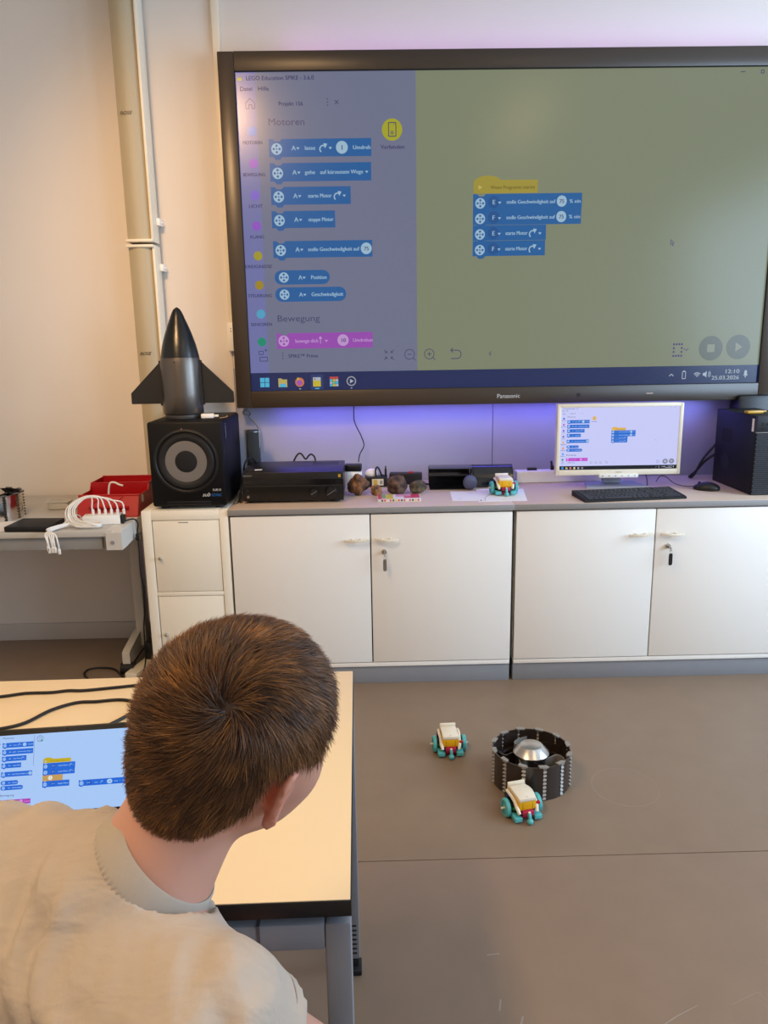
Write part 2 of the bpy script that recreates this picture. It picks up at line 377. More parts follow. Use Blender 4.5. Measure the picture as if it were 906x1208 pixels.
def chrome_ui(u, T, tray=True):
    K = T['ink']
    u.rect(9, 19, 23, 28, T['yellow'], 2).text(37, 20, 'LEGO Education SPIKE - 3.6.0', 16.5, K, 2, w=234).text(14, 53, 'Datei', 16.5, K, 2, w=42).text(77, 53, 'Hilfe', 16.5, K, 2, w=36); u.out('title_lettering', kind='stuff')
    u.line([(33, 116), (33, 98), (48, 84), (64, 98), (64, 116)], 2.5, K).line([(43, 116), (43, 104), (54, 104), (54, 116)], 2.5, K).line([(33, 116), (43, 116)], 2.5, K).line([(54, 116), (64, 116)], 2.5, K); u.out('home_icon', kind='stuff')
    u.text(146, 101, 'Projekt 156', 16.5, K, 2, w=84)
    for y in (88, 98, 108): u.disc(318, y, 2.4, K, 2, 8)
    u.line([(343, 92), (356, 105)], 2.5, K).line([(356, 92), (343, 105)], 2.5, K); u.out('tab_lettering', kind='stuff')
    u.disc(542, 188, 36, T['yellow'], 2, 28).rrect(528, 164, 557, 211, 4, K, 3).rrect(531, 167, 554, 208, 3, T['yellow'], 4).ring(542, 198, 4.5, 2.5, K, 5).disc(548, 172, 1.6, K, 5, 8).text(543, 243, 'Verbinden', 16.5, K, 2, 'CENTER', w=84); u.out('connect_button', kind='stuff')
    u.line([(36, 934), (52, 934), (52, 946), (36, 946), (36, 934)], 2.5, K).line([(38, 956), (66, 956), (66, 970), (38, 970), (38, 956)], 2.5, K).line([(62, 926), (62, 936)], 2.5, K).line([(57, 931), (67, 931)], 2.5, K)
    for y in (942, 952, 962): u.disc(124, y, 2.4, K, 2, 8)
    u.text(144, 953, 'SPIKE™ Prime', 16, K, 2, w=110); u.out('footer_lettering', kind='stuff')
    for dx, dy in ((-1, -1), (1, -1), (1, 1), (-1, 1)):
        u.line([(520 + 18 * dx, 955 + 18 * dy), (520 + 8 * dx, 955 + 8 * dy), (520 + 8 * dx, 955 + 15 * dy)], 2.5, K).line([(520 + 8 * dx, 955 + 8 * dy), (520 + 15 * dx, 955 + 8 * dy)], 2.5, K)
    for x, p in ((597, 0), (671, 1)):
        u.ring(x, 954, 18, 2.5, K).line([(x + 13, 967), (x + 22, 976)], 2.5, K).line([(x - 8, 954), (x + 8, 954)], 2.5, K)
        if p: u.line([(x, 946), (x, 962)], 2.5, K)
    u.line([(752, 942), (775, 942)], 3, K).ring(775, 957, 15, 3, K, 2, -90, 90).line([(775, 972), (752, 972)], 3, K).line([(760, 934), (751, 942), (760, 950)], 3, K).line([(903, 949), (896, 956), (903, 963)], 2.5, K); u.out('view_icons', kind='stuff')
    for i in range(4):
        for j in range(4):
            if i in (0, 3) or j in (0, 3): u.rect(1588 + j * 10, 930 + i * 14, 1594 + j * 10, 937 + i * 14, T['inkb'], 2)
    u.line([(1629, 949), (1638, 957), (1647, 949)], 2.5, K); u.out('port_icon', kind='stuff')
    u.disc(1731, 950, 45, T['btn'], 2, 30).rrect(1717, 936, 1745, 964, 3, T['btnk'], 3); u.out('stop_button')
    u.disc(1835, 947, 45, T['btn'], 2, 30).poly([(1824, 930), (1824, 964), (1850, 947)], T['btnk'], 3); u.out('play_button')
    u.line([(1764, 17), (1780, 17)], 2.5, K).line([(1836, 12), (1846, 12), (1846, 22), (1836, 22), (1836, 12)], 2.5, K); u.out('window_buttons', kind='stuff')
    u.poly([(1554, 563), (1554, 584), (1559, 579), (1563, 587), (1566, 585), (1562, 578), (1569, 577)], K, 3); u.poly([(1556, 568), (1556, 580), (1564, 575)], T['canvas'], 4); u.out('mouse_pointer')
def taskbar(u, T, win11=True):
    u.rect(0, 1013, 1920, 1080, T['bar'], 1); u.out('task_bar')
    D, F = T['icon'], T['iconw']
    for a in (0, 1):
        for c in (0, 1): u.rect(35 + 18 * a, 1031 + 18 * c, 51 + 18 * a, 1047 + 18 * c, D['win'], 2)
    u.out('start_icon')
    u.poly([(103, 1034), (115, 1034), (119, 1038), (136, 1038), (136, 1066), (103, 1066)], D['folder'], 2).rect(108, 1054, 131, 1066, D['win'], 3); u.out('folder_icon')
    u.disc(183, 1049, 17, D['orange'], 2).disc(182, 1051, 10, D['violet'], 3).poly([(172, 1040), (176, 1030), (184, 1040)], D['yell'], 3).rect(180, 1072, 187, 1075, F, 2); u.out('browser_icon')
    u.rrect(225, 1021, 272, 1078, 5, T['barhi'], 2).rect(233, 1032, 262, 1066, D['yell'], 3).rect(233, 1032, 262, 1044, F, 4).disc(240, 1038, 3, D['red'], 5, 8).rect(240, 1071, 256, 1075, D['win'], 3); u.out('program_icon')
    for i in range(4):
        for j in range(3): u.rect(296 + 11 * j, 1031 + 9 * i, 306 + 11 * j, 1039 + 9 * i, (D['red'] if i == 0 else (F, D['green'], D['win'], D['yell'])[(i * 2 + j) % 4]), 2)
    u.out('table_icon', kind='stuff')
    u.disc(377, 1048, 18, D['grey'], 2).disc(377, 1048, 14, T['bar'], 3).poly([(372, 1040), (372, 1056), (386, 1048)], F, 4).rect(374, 1072, 380, 1075, F, 2); u.out('player_icon')
    u.line([(1580, 1050), (1588, 1042), (1596, 1050)], 3, F).line([(1630, 1034), (1642, 1034), (1642, 1060), (1630, 1060), (1630, 1034)], 2.5, F).rect(1633, 1030, 1639, 1034, F, 2)
    for r in (5, 11, 17): u.ring(1686, 1056, r, 3, F, 2, -135, -45, 6)
    u.poly([(1708, 1040), (1714, 1040), (1722, 1033), (1722, 1057), (1714, 1050), (1708, 1050)], F, 2).ring(1722, 1045, 9, 2.5, F, 2, -50, 50, 5).ring(1722, 1045, 15, 2.5, F, 2, -50, 50, 5)
    u.text(1847, 1035, '12:10', 18, F, 2, 'RIGHT', w=52).text(1847, 1058, '25.03.2026', 18, F, 2, 'RIGHT', w=104)
    u.poly([(1862, 1052), (1866, 1046), (1866, 1036), (1871, 1031), (1876, 1036), (1876, 1046), (1880, 1052)], F, 2).disc(1871, 1056, 3, F, 2, 8); u.out('tray_lettering', kind='stuff')

def theme(canvas, left_tint, strip, ink, inkb, blue, bluedk, glyph, purple, pglyph, hat, hatg, hatk, yellow, btn, btnk, bar, barhi, iconw, dots, icon):
    return dict(locals())
ICON = dict(win=(72, 168, 205), folder=(176, 160, 90), orange=(190, 110, 70), violet=(150, 80, 170), yell=(190, 170, 50), red=(190, 70, 60), green=(110, 170, 130), grey=(150, 150, 155))
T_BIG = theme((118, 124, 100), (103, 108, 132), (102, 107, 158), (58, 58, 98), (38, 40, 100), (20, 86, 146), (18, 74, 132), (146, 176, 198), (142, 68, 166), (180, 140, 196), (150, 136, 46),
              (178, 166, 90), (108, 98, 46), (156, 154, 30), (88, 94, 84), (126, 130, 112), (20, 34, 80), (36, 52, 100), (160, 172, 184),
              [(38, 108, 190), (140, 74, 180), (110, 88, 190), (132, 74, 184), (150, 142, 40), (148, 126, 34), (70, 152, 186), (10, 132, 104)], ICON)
DOTS2 = [(30, 90, 220), (190, 60, 200), (120, 70, 220), (120, 60, 200), (235, 170, 60), (230, 140, 60), (60, 150, 220), (10, 130, 90)]
ICON2 = dict(win=(60, 160, 230), folder=(230, 200, 110), orange=(240, 130, 70), violet=(150, 80, 200), yell=(235, 215, 70), red=(225, 90, 80), green=(120, 200, 150), grey=(180, 180, 190))
T_MON = theme((196, 200, 244), (196, 199, 246), (202, 203, 248), (70, 74, 130), (60, 64, 120), (22, 104, 206), (18, 92, 190), (175, 205, 240), (188, 60, 196), (225, 150, 230), (220, 176, 76),
              (240, 215, 150), (140, 110, 50), (228, 186, 110), (136, 138, 160), (190, 194, 222), (14, 18, 32), (40, 48, 70), (205, 210, 225), DOTS2, ICON2)
T_LAP = dict(T_MON, canvas=(164, 197, 243), left_tint=(166, 198, 243), strip=(166, 198, 243), ink=(70, 84, 130), blue=(10, 100, 212), bluedk=(8, 84, 190), glyph=(160, 200, 240), hat=(190, 168, 24), hatg=(230, 215, 120), hatk=(150, 130, 20), purple=(168, 58, 176))

# ------------------------------------------------------------------ big display on the wall
t = thing('wall_display', 'huge black framed flat display on the wall showing colourful block code', 'display', (0.585, YB, 1.128))
dx0, dx1, dz0, dz1 = -.63 - .585, 1.803 - .585, 0.0, 1.456
ax0, ax1, az0, az1 = -.5625 - .585, 1.735 - .585, 1.2015 - 1.128, 2.510 - 1.128
m_bez = M('display_bezel', (58, 47, 36), 0.34, var=0.04, spec=0.5)
fr = MB(); yf = -.115
fr.span((dx0, yf, dz0), (ax0, -.05, dz1), .004); fr.span((ax1, yf, dz0), (dx1, -.05, dz1), .004)
fr.span((ax0, yf, dz0), (ax1, -.05, az0), .002); fr.span((ax0, yf, az1), (ax1, -.05, dz1), .002)
fr.build('bezel', m_bez, t)
MB().span((dx0 + .06, -.06, dz0 + .10), (dx1 - .06, -.045, dz1 - .08), .004).build('back_cover', m_blackm, t)
b = MB(); b.span((-.4, -.045, .3), (.4, 0, 1.1)); b.build('wall_mount', m_blackm, t)
b = MB()
for x in (ax0 - .001, ax1 - .002): b.span((x, yf + .0005, az0), (x + .003, yf + .02, az1))
for z in (az0 - .001, az1 - .002): b.span((ax0, yf + .0005, z), (ax1, yf + .02, z + .003))
b.build('inner_edge', m_dark, t)
MB().text('Panasonic', .0265, (-.040, yf - .0006, .026), sx=1.0).build('lettering', M('print_white', (205, 205, 200), .5), t, False)
b = MB(); b.cyl((.33, yf - .001, .034), (.33, yf + .004, .034), .008); b.build('sensor_window', m_gloss, t)
b = MB(); b.span((.64, yf - .001, .034), (.67, yf + .003, .037)); b.build('status_light', m_grey, t)
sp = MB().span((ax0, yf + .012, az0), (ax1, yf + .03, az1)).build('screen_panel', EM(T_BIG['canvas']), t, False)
u = UI(sp, ax0, az1, ax1 - ax0, yf + .0115, (az1 - az0) / (ax1 - ax0) * 1920 / 1080)
u.rect(0, 0, 626, 1013, T_BIG['left_tint'], .2); u.out('reflection_tint'); u.rect(0, 0, 70, 1013, T_BIG['strip'], .4); u.out('category_area')  # blue-grey area against olive canvas: glass reflection painted into the emission
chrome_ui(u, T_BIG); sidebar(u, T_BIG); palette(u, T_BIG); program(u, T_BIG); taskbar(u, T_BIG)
# violet light strips stuck to the back of the display
m_led = bpy.data.materials.new('violet_light'); m_led.use_nodes = True; _b = m_led.node_tree.nodes['Principled BSDF']
_b.inputs['Emission Color'].default_value = (0.17, 0.13, 1, 1); _b.inputs['Emission Strength'].default_value = 27
m_led2 = m_led.copy(); m_led2.name = 'violet_light_top'; m_led2.node_tree.nodes['Principled BSDF'].inputs['Emission Color'].default_value = (0.62, 0.24, 1, 1); m_led2.node_tree.nodes['Principled BSDF'].inputs['Emission Strength'].default_value = 7
MB().span((-1.05, -.085, -.0016), (.95, -.065, -.0001)).build('light_strip', m_led, t, False)
MB().span((-.95, -.085, 1.4561), (1.15, -.065, 1.4580)).build('light_strip', m_led2, t, False)
tag(MB().tube([(-.10, .57, 1.17), (-.105, .575, 1.06), (-.075, .57, .985), (-.062, .56, .94), (-.082, .54, .90), (-.088, .50, .872)], .0026).build('hanging_cord', m_rubber), 'thin black cord hanging from the display to the adapter behind the rocks', 'cord')
tag(MB().tube([(-.600, .575, 1.090), (-.615, .565, 1.10), (-.600, .558, 1.115), (-.582, .565, 1.10), (-.590, .575, 1.08), (-.555, .575, 1.04), (-.545, .575, .97), (-.55, .57, .80), (-.56, .54, .772)], .0055).build('grey_cable', M('grey_cable', (120, 118, 120), .5)), 'grey looped cable below the lower left corner of the display', 'cable')

# ------------------------------------------------------------------ cabinets
def handle(parent, x0, x1, z, y=-.002):
    b = MB(); n = 9; s = 1 if x1 > x0 else -1
    pts = [(x0 + (x1 - x0) * k / (n - 1), y - .014 - .012 * math.sin(math.pi * k / (n - 1)), z + (.006 * (k / (n - 1)) ** 2)) for k in range(n)]
    for k in range(n - 1):
        a, c = pts[k], pts[k + 1]; m = [(a[i] + c[i]) / 2 for i in range(3)]
        b.box(m, (abs(c[0] - a[0]) + .001, .006, .010), .0015, rotm(0, 0, math.degrees(math.atan2(c[1] - a[1], c[0] - a[0]))))
    for w in (.32, .68):
        x = x0 + (x1 - x0) * w; b.cyl((x, y - .022, z + .002), (x, y + .003, z + .002), .004, n=8)
    return b.build('handle', m_cream, parent)
def key(parent, x, z, dark):
    b = MB(); b.cyl((x, -.001, z), (x, -.010, z), .010, n=16); b.cyl((x, -.010, z), (x, -.016, z), .006, n=12); b.build('lock', m_steel, parent)
    b = MB(); b.span((x - .002, -.034, z - .006), (x + .002, -.014, z + .004), .001); b.lathe([(.004, -.001), (.009, -.001), (.009, .001), (.004, .001), (.004, -.001)], 16, (x + .001, -.034, z - .006), rotm(0, 90, 0)); b.build('key', m_steel, parent)
    b = MB(); b.tube([(x + .002 + .006 * math.cos(a), -.034, z - .019 + .007 * math.sin(a)) for a in np.linspace(0, 6.28, 12, endpoint=False)], .0008, 5, 1, closed=True); b.build('key_ring', m_steel, parent)
    pts = [(x + .002 + .0075 * math.cos(a), z - .048 + (.018 if math.sin(a) > 0 else -.018) + .0075 * math.sin(a)) for a in np.linspace(0, 2 * math.pi, 16, endpoint=False)]
    b = MB(); b.prism(pts, 'y', -.036, -.032)
    b.build('key_fob', m_black if dark else m_steel, parent)
    if dark:
        b = MB(); b.tube([(p[0] + (p[0] - x) * .15, -.034, p[1] + (p[1] - z + .048) * .06) for p in pts], .0012, 5, 1, closed=True); b.build('fob_rim', m_whitep, parent)
def cabinet(x0, x1, xg, label, hx, kx, dark):
    t = thing('base_cabinet', label, 'cabinet', (x0, 0, 0), 0); w = x1 - x0; g = xg - x0; D = .575
    b = MB()
    for x in (0, w - .018): b.span((x + .001, .022, .076), (x + .017, D, .735))
    b.span((.001, .022, .076), (w - .001, D, .094)); b.span((.001, D - .01, .076), (w - .001, D, .735)); b.span((.01, .022, .72), (w - .01, D, .735)); b.span((.004, .004, .078), (w - .004, .03, .096), .001)
    b.build('carcass', m_white, t)
    b = MB(); b.span((.002, .019, .098), (w - .002, .0215, .734)); b.build('door_gap', m_dark, t)
    MB().span((.003, .012, 0), (w - .003, D, .0755), .001).build('plinth', m_plinth, t)
    MB().span((-.004, -.006, .742), (w + .004, .592, .7655), .0015).build('worktop', m_grey, t)
    MB().span((-.004, -.0078, .742), (w + .004, -.0055, .7645), .0008).build('edge_strip', m_edge, t)
    for k, (a, c) in enumerate(((.004, g - .0025), (g + .0025, w - .004))):
        d = MB().span((a, 0, .100), (c, .018, .7345), .0016).build('door', m_white, t)
        if k == 0: handle(d, hx[0] - x0, hx[1] - x0, .630)
        else:
            handle(d, hx[3] - x0, hx[2] - x0, .630); key(d, kx - x0, .580, dark)
    return t
cabinet(-.603, .5405, -.038, 'white two-door base cabinet under the receiver, with a plain silver key fob', (-.143, -.044, -.022, .073), .016, False)
cabinet(.5495, 1.690, 1.121, 'white two-door base cabinet under the monitor, with a black key fob', (1.008, 1.110, 1.134, 1.232), 1.174, True)

# cube shelf with two doors
t = thing('cube_cabinet', 'narrow cream cube cabinet with two stacked doors under the subwoofer', 'cabinet', (-.952, 0, 0))
b = MB(); w = .344
b.span((0, 0, 0), (.038, .39, .765), .001); b.span((w - .034, 0, 0), (w, .39, .765), .001); b.span((.038, 0, .727), (w - .034, .39, .765), .001); b.span((.038, 0, .409), (w - .034, .39, .425), .001); b.span((.038, 0, 0), (w - .034, .39, .07), .001); b.span((.03, .375, .02), (w - .03, .388, .75))
b.build('carcass', m_white2, t)
MB().span((.0385, .012, .072), (w - .0345, .014, .7265)).build('door_gap', m_dark, t)
for z0, z1, zk in ((.428, .7245, .572), (.073, .4065, .245)):
    d = MB().span((.0415, .002, z0), (w - .0365, .016, z1), .001).build('door', m_white2, t)
    b = MB(); b.lathe([(1e-4, .020), (.005, .0195), (.0075, .015), (.006, .008), (.004, .004), (.004, 0)], 16, (.064, .002, zk), rotm(90, 0, 0)); b.build('knob', m_steel, d)
    if z0 > .4: MB().span((.145, .0012, .715), (.185, .0021, .7185)).build('label_strip', m_edge, d)

# subwoofer
t = thing('subwoofer', 'black cube subwoofer with a grey ringed cone on the cube cabinet', 'loudspeaker', (-.760, .02, .765)); W2, H2, D2 = .296, .353, .40
MB().span((-W2 / 2, .03, .012), (W2 / 2, D2, H2), .012).build('cabinet', M('sub_black', (7, 7, 9), .55, var=.1, spec=.25), t)
MB().span((-W2 / 2, 0, .012), (W2 / 2, .034, H2), .010).build('front_baffle', M('sub_front', (5, 5, 6), .5, var=.1, spec=.25), t)
b = MB()
for x in (-.11, .11):
    for y in (.05, .35): b.cyl((x, y, 0), (x, y, .014), .018)
b.build('rubber_foot', m_rubber, t)
X90 = rotm(90, 0, 0)
MB().lathe([(.1285, -.002), (.1285, .004), (.120, .006), (.116, .003), (.112, -.002), (.1285, -.002)], 56, (-.002, .001, .195), X90).build('driver_frame', M('sub_ring', (9, 9, 10), .45), t)
d = MB().lathe([(.112, .0), (.106, .008), (.094, .010), (.084, .005), (.0825, .001), (.112, .0)], 56, (-.002, .001, .195), X90).build('surround', m_rubber, t)
MB().lathe([(.0825, .0035), (.078, .004), (.044, .0012), (.0425, .0012), (.0825, -.002)], 56, (-.002, .0, .195), X90).build('cone', M('cone_grey', (110, 105, 100), .5, var=.1, scale=220), t)
MB().lathe([(.0435, .002), (.035, .004), (.02, .0055), (1e-4, .006)], 40, (-.002, .0, .195), X90).build('dust_cap', M('cap_black', (4, 4, 5), .8), t)
b = MB(); b.span((-.095, -.0004, .022), (.09, .02, .040), .006); b.build('port_slot', m_dark, t)
b = MB(); b.span((-.09, -.003, .019), (.085, .004, .0235), .002); b.build('port_lip', m_blackm, t)
b = MB(); b.cyl((-.012, .001, H2 - .030), (-.012, -.002, H2 - .030), .0028, n=10); b.build('power_light', M('red_lamp', (190, 120, 110), .4), t)
m_pw = M('print_white', (205, 205, 200), .5); m_pb = M('print_blue', (28, 96, 170), .5)
MB().text('sub', .0225, (.052, -.0006, .053), shear=.4, sx=1.0).build('lettering', m_pw, t, False)
MB().text('SONIC', .016, (.088, -.0006, .053), shear=.25, sx=.88).build('lettering', m_pb, t, False)
MB().text('SUB10', .0125, (.095, -.0006, .075)).build('lettering', m_pw, t, False)
MB().text('SUBSONIC', .013, (W2 / 2 + .0006, .062, H2 - .015), xdir=(0, 0, -1), ydir=(0, 1, 0)).build('lettering', m_pw, t, False)

# rocket model
t = thing('rocket_model', 'black rocket model with pointed nose and side fins on the subwoofer', 'rocket', (-.800, .20, 1.118))
m_hull = M('hull_grey', (104, 98, 92), 0.34, 0.85, var=0.06, scale=8, stretch=(1, 1, .2)); m_nose = M('nose_black', (9, 9, 9), .28, var=.1); m_fin = M('fin_black', (22, 23, 25), .5, var=.08)
MB().lathe([(.0005, 0), (.074, 0), (.076, .003), (.076, .014), (.072, .016), (.001, .016)], 48).build('base_ring', M('ring_grey', (92, 90, 88), .45, .5), t)
MB().lathe([(.07, .016), (.0785, .016), (.0810, .020), (.0815, .10), (.0815, .22), (.0770, .243), (.001, .243)], 56).build('hull', m_hull, t)
tq = np.linspace(0, 1, 60); rq = np.interp(tq, [0, .12, .25, .37, .49, .62, .74, .83, .90, .95, .98, 1], [1, .945, .87, .78, .675, .55, .425, .335, .255, .185, .115, 0])
for _ in range(3): rq[1:-1] = (rq[:-2] + rq[1:-1] * 2 + rq[2:]) / 4
pr = [(max(.0772 * a, 1e-4), .2435 + .199 * q) for a, q in zip(rq, tq)]
MB().lathe(pr, 48).build('nose_cone', m_nose, t)
for sgn in (-1, 1):
    poly = [(sgn * .078, .058), (sgn * .208, .058), (sgn * .210, .064), (sgn * .209, .102), (sgn * .0775, .232)]
    MB().prism(poly if sgn > 0 else poly[::-1], 'y', -.006, .006).build('fin', m_fin, t)
    MB().prism([(sgn * .076, .05), (sgn * .088, .052), (sgn * .0845, .232), (sgn * .074, .232)], 'y', -.018, .012).build('fin_root', m_fin, t)
b = MB(); b.cyl((-.006, -.080, .226), (-.006, -.0815, .226), .003, n=10); b.build('vent_hole', m_dark, t)
t = thing('white_adapter', 'small white adapter lying on the subwoofer beside the rocket model', 'adapter', (-.690, .155, 1.118), 8)
MB().span((-.03, -.016, 0), (.022, .016, .018), .004).build('body', m_whitep, t); MB().span((.022, -.007, .004), (.04, .007, .013), .002).build('plug', m_cream, t)
tag(MB().tube([(-.64, .13, 1.1195), (-.62, .18, 1.1195), (-.635, .25, 1.1195)], .0018).build('brown_cord', M('tan_cord', (170, 130, 90), .5)), 'short tan cord on top of the subwoofer', 'cord')

# receiver with knobs
t = thing('receiver', 'wide black audio receiver with two knobs beside the subwoofer', 'receiver', (-.352, .105, .7655), 0)
m_amp = M('amp_black', (13, 12, 14), .4, var=.1)
MB().span((-.205, .012, .010), (.205, .30, .130), .003).build('casing', m_amp, t)
fp = MB(); fp.span((-.207, 0, .010), (.207, .016, .129), .002); fp.build('front_panel', M('amp_front', (9, 8, 8), .3, var=.1), t)
MB().span((-.205, -.001, .075), (.205, .004, .0995)).build('display_window', m_gloss, t)
MB().span((-.205, -.0012, .0715), (.205, .004, .0745)).build('trim_line', M('amp_trim', (44, 40, 36), .35), t)
for x, r_ in ((.086, .0155), (.157, .0235)):
    k = MB().lathe([(1e-4, .022), (r_ * .9, .0215), (r_, .018), (r_, 0)], 28, (x, 0, .046), X90).build('knob', m_amp, t)
    b = MB(); b.box((x, -.0225, .046), (r_ * 1.8, .001, .0022), 0, rotm(0, -32, 0)); b.build('pointer_line', m_steel, k)
b = MB(); b.cyl((-.186, .001, .030), (-.186, -.006, .030), .0055, n=14); b.build('power_button', m_steel, t)
b = MB(); b.cyl((-.188, .001, .055), (-.188, -.004, .055), .006, n=14); b.span((-.165, -.001, .034), (-.15, .002, .037)); b.build('socket_row', m_blackm, t)
MB().text('SONY', .0105, (-.203, -.0008, .1135), sx=1.3).build('lettering', m_edge, t, False)
MB().span((-.165, .06, .130), (-.135, .085, .1306)).build('paper_sticker', m_paper, t)
MB().span((.186, -.0008, .106), (.196, .002, .118)).build('gold_badge', m_gold, t)
b = MB()
for k in range(16): b.span((.07 + .007 * k, .18, .1301), (.073 + .007 * k, .26, .1306))
b.build('vent_slots', m_dark, t, False, kind='stuff')
b = MB()
for x in (-.17, .17):
    for y in (.04, .26): b.cyl((x, y, 0), (x, y, .012), .02)
b.build('rubber_foot', m_rubber, t)
tag(MB().tube([(-.40, .42, .775), (-.39, .43, .86), (-.365, .43, .915), (-.345, .43, .925), (-.325, .43, .90), (-.31, .43, .915), (-.295, .43, .92), (-.28, .43, .89), (-.28, .43, .775)], .004).build('black_cable', m_rubber), 'black cable looping up behind the receiver', 'cable')
t = thing('tower_speaker', 'slim upright black box between the subwoofer and the receiver', 'loudspeaker', (-.562, .435, .7655), 22)
MB().span((-.03, -.026, .0), (.03, .026, .270), .004).build('cabinet', m_gloss, t); MB().span((-.027, -.028, .01), (.027, -.025, .26), .002).build('grille', m_blackm, t)
m_c1 = M('cable_beige', (120, 112, 96), .5)
for k, (pts, mm, nm) in enumerate((([(-.60, .36, .776), (-.588, .30, .80), (-.585, .30, .86), (-.575, .30, .91), (-.555, .33, .925), (-.54, .37, .90), (-.535, .43, .86)], m_rubber, 'black cable arching beside the subwoofer, topmost of the tangle'),
    ([(-.575, .12, .770), (-.580, .16, .80), (-.575, .20, .85), (-.558, .22, .885), (-.545, .30, .89), (-.54, .44, .85)], m_rubber, 'lower black cable squeezed between subwoofer and receiver'),
    ([(-.592, .10, .771), (-.586, .18, .79), (-.588, .26, .83), (-.578, .30, .875), (-.56, .38, .88), (-.55, .46, .82)], m_c1, 'beige cable among the tangle beside the subwoofer'))):
    tag(MB().tube(pts, .0038).build('speaker_cable', mm), nm, 'cable', 'cables between subwoofer and receiver')

# ------------------------------------------------------------------ rocks
m_rock = {}
def rock(name, label, c, d, cols, seed, bumpy):
    rg = np.random.default_rng(seed); bm = bmesh.new(); bmesh.ops.create_icosphere(bm, subdivisions=4, radius=1.0)
    dirs = rg.normal(size=(26, 3)); dirs /= np.linalg.norm(dirs, axis=1)[:, None]; amp = rg.uniform(-1, 1, 26)
    V = np.array([v.co[:] for v in bm.verts]); f = np.ones(len(V))
    for q, a in zip(dirs, amp): f += bumpy * a * np.exp(-((1 - V @ q) / .10))
    for k in range(4):
        q = rg.normal(size=3) * (5 + 4 * k); f += bumpy * .34 / (k + 1) * np.sin(V @ q + rg.uniform(0, 6)) * np.sin(V @ q[[1, 2, 0]] * .8 + 1.0)
    P = V * f[:, None]; P -= (P.max(0) + P.min(0)) / 2; P *= np.array(d) / (P.max(0) - P.min(0)); P[:, 2] = np.maximum(P[:, 2], -d[2] * .46); P[:, 2] -= P[:, 2].min()
    b = MB(); b.add(P, [[v.index for v in p.verts] for p in bm.faces]); bm.free()
    m = bpy.data.materials.new(name + '_stone'); m.use_nodes = True; nt = m.node_tree; pb = nt.nodes['Principled BSDF']; pb.inputs['Roughness'].default_value = .85
    tc = nt.nodes.new('ShaderNodeTexCoord'); n = nt.nodes.new('ShaderNodeTexNoise'); n.inputs['Scale'].default_value = 38; n.inputs['Detail'].default_value = 8
    cr = nt.nodes.new('ShaderNodeValToRGB'); nt.links.new(tc.outputs['Object'], n.inputs['Vector']); nt.links.new(n.outputs['Fac'], cr.inputs[0]); nt.links.new(cr.outputs[0], pb.inputs['Base Color'])
    cr.color_ramp.elements[0].position = .34; cr.color_ramp.elements[0].color = L3(cols[0]); cr.color_ramp.elements[1].position = .68; cr.color_ramp.elements[1].color = L3(cols[2])
    e = cr.color_ramp.elements.new(.5); e.color = L3(cols[1])
    bp = nt.nodes.new('ShaderNodeBump'); bp.inputs['Strength'].default_value = 1.0; bp.inputs['Distance'].default_value = .006; nt.links.new(n.outputs['Fac'], bp.inputs['Height']); nt.links.new(bp.outputs['Normal'], pb.inputs['Normal'])
    o = b.build('rock', m, None, True, 80); o.location = c; tag(o, label, 'rock', 'rocks on the worktop')
rock('a', 'largest rock, rust brown and lumpy, next to the receiver', (-.086, .255, .7655), (.100, .085, .100), ((46, 30, 20), (98, 66, 42), (140, 96, 62)), 3, .38)
rock('b', 'smallest rock, orange brown, between two larger rocks', (-.008, .235, .7655), (.050, .045, .052), ((70, 46, 28), (138, 94, 56), (176, 128, 84)), 5, .25)
rock('c', 'dark brown rounded rock behind the colourful flat box', (.081, .265, .7655), (.090, .08, .086), ((36, 26, 22), (78, 58, 48), (112, 86, 70)), 8, .20)
rock('d', 'low olive brown rock at the end of the row of rocks', (.172, .265, .7655), (.078, .065, .060), ((36, 30, 20), (74, 64, 44), (122, 104, 70)), 12, .24)

# colourful flat box, adapters and sockets behind the rocks
t = thing('flat_game_box', 'flat red and yellow printed box lying in front of the rocks', 'box', (.084, .140, .7655), 1)
MB().span((-.09, -.05, 0), (.09, .05, .012), .001).build('box', M('box_side', (216, 210, 206), .5), t)
b = MB(); mats = [M('print_red', (206, 50, 56), .4), M('print_yellow', (214, 196, 60), .4), M('print_pink', (214, 150, 170), .4), M('print_white2', (226, 220, 214), .5), M('print_black', (30, 24, 24), .5), M('print_green', (120, 160, 90), .5)]
for x0, x1, y0, y1, mi in ((-.088, .088, -.049, .049, 3), (-.088, -.074, -.049, .049, 0), (-.074, -.056, -.02, .049, 5), (-.056, -.024, -.049, .049, 1), (-.074, -.058, -.049, -.022, 2), (-.012, .05, .0, .049, 2), (.05, .086, .0, .049, 0), (.02, .086, -.03, .006, 0), (-.02, .02, -.03, .0, 3)):
    b.span((x0, y0, .0119), (x1, y1, .01208 + (0 if x1 - x0 > .15 else .0001 + .00004 * mi)), 0, mi)
for k in range(14): b.span((-.075 + .0115 * k, -.0506, .003), (-.0685 + .0115 * k, -.0498, .0105), 0, (4, 0, 3, 0, 4, 1, 0)[k % 7])
b.build('printed_lid', mats, t, False)
t = thing('white_charger', 'white charger block under a black adapter, half behind the largest rock', 'charger', (-.108, .45, .7655))
MB().span((-.035, -.03, 0), (.035, .03, .074), .006).build('body', m_whitep, t)
b = MB(); b.cyl((-.012, -.031, .045), (-.012, -.028, .045), .013, n=20); b.build('socket', m_cream, t)
t = thing('black_adapter', 'black power adapter lying on the white charger block', 'adapter', (-.115, .45, .8395), -4)
MB().span((-.035, -.028, 0), (.042, .028, .030), .004).build('body', m_black, t)
t = thing('black_socket_box', 'black box with a printed sticker between the rocks', 'power supply', (-.005, .46, .7655))
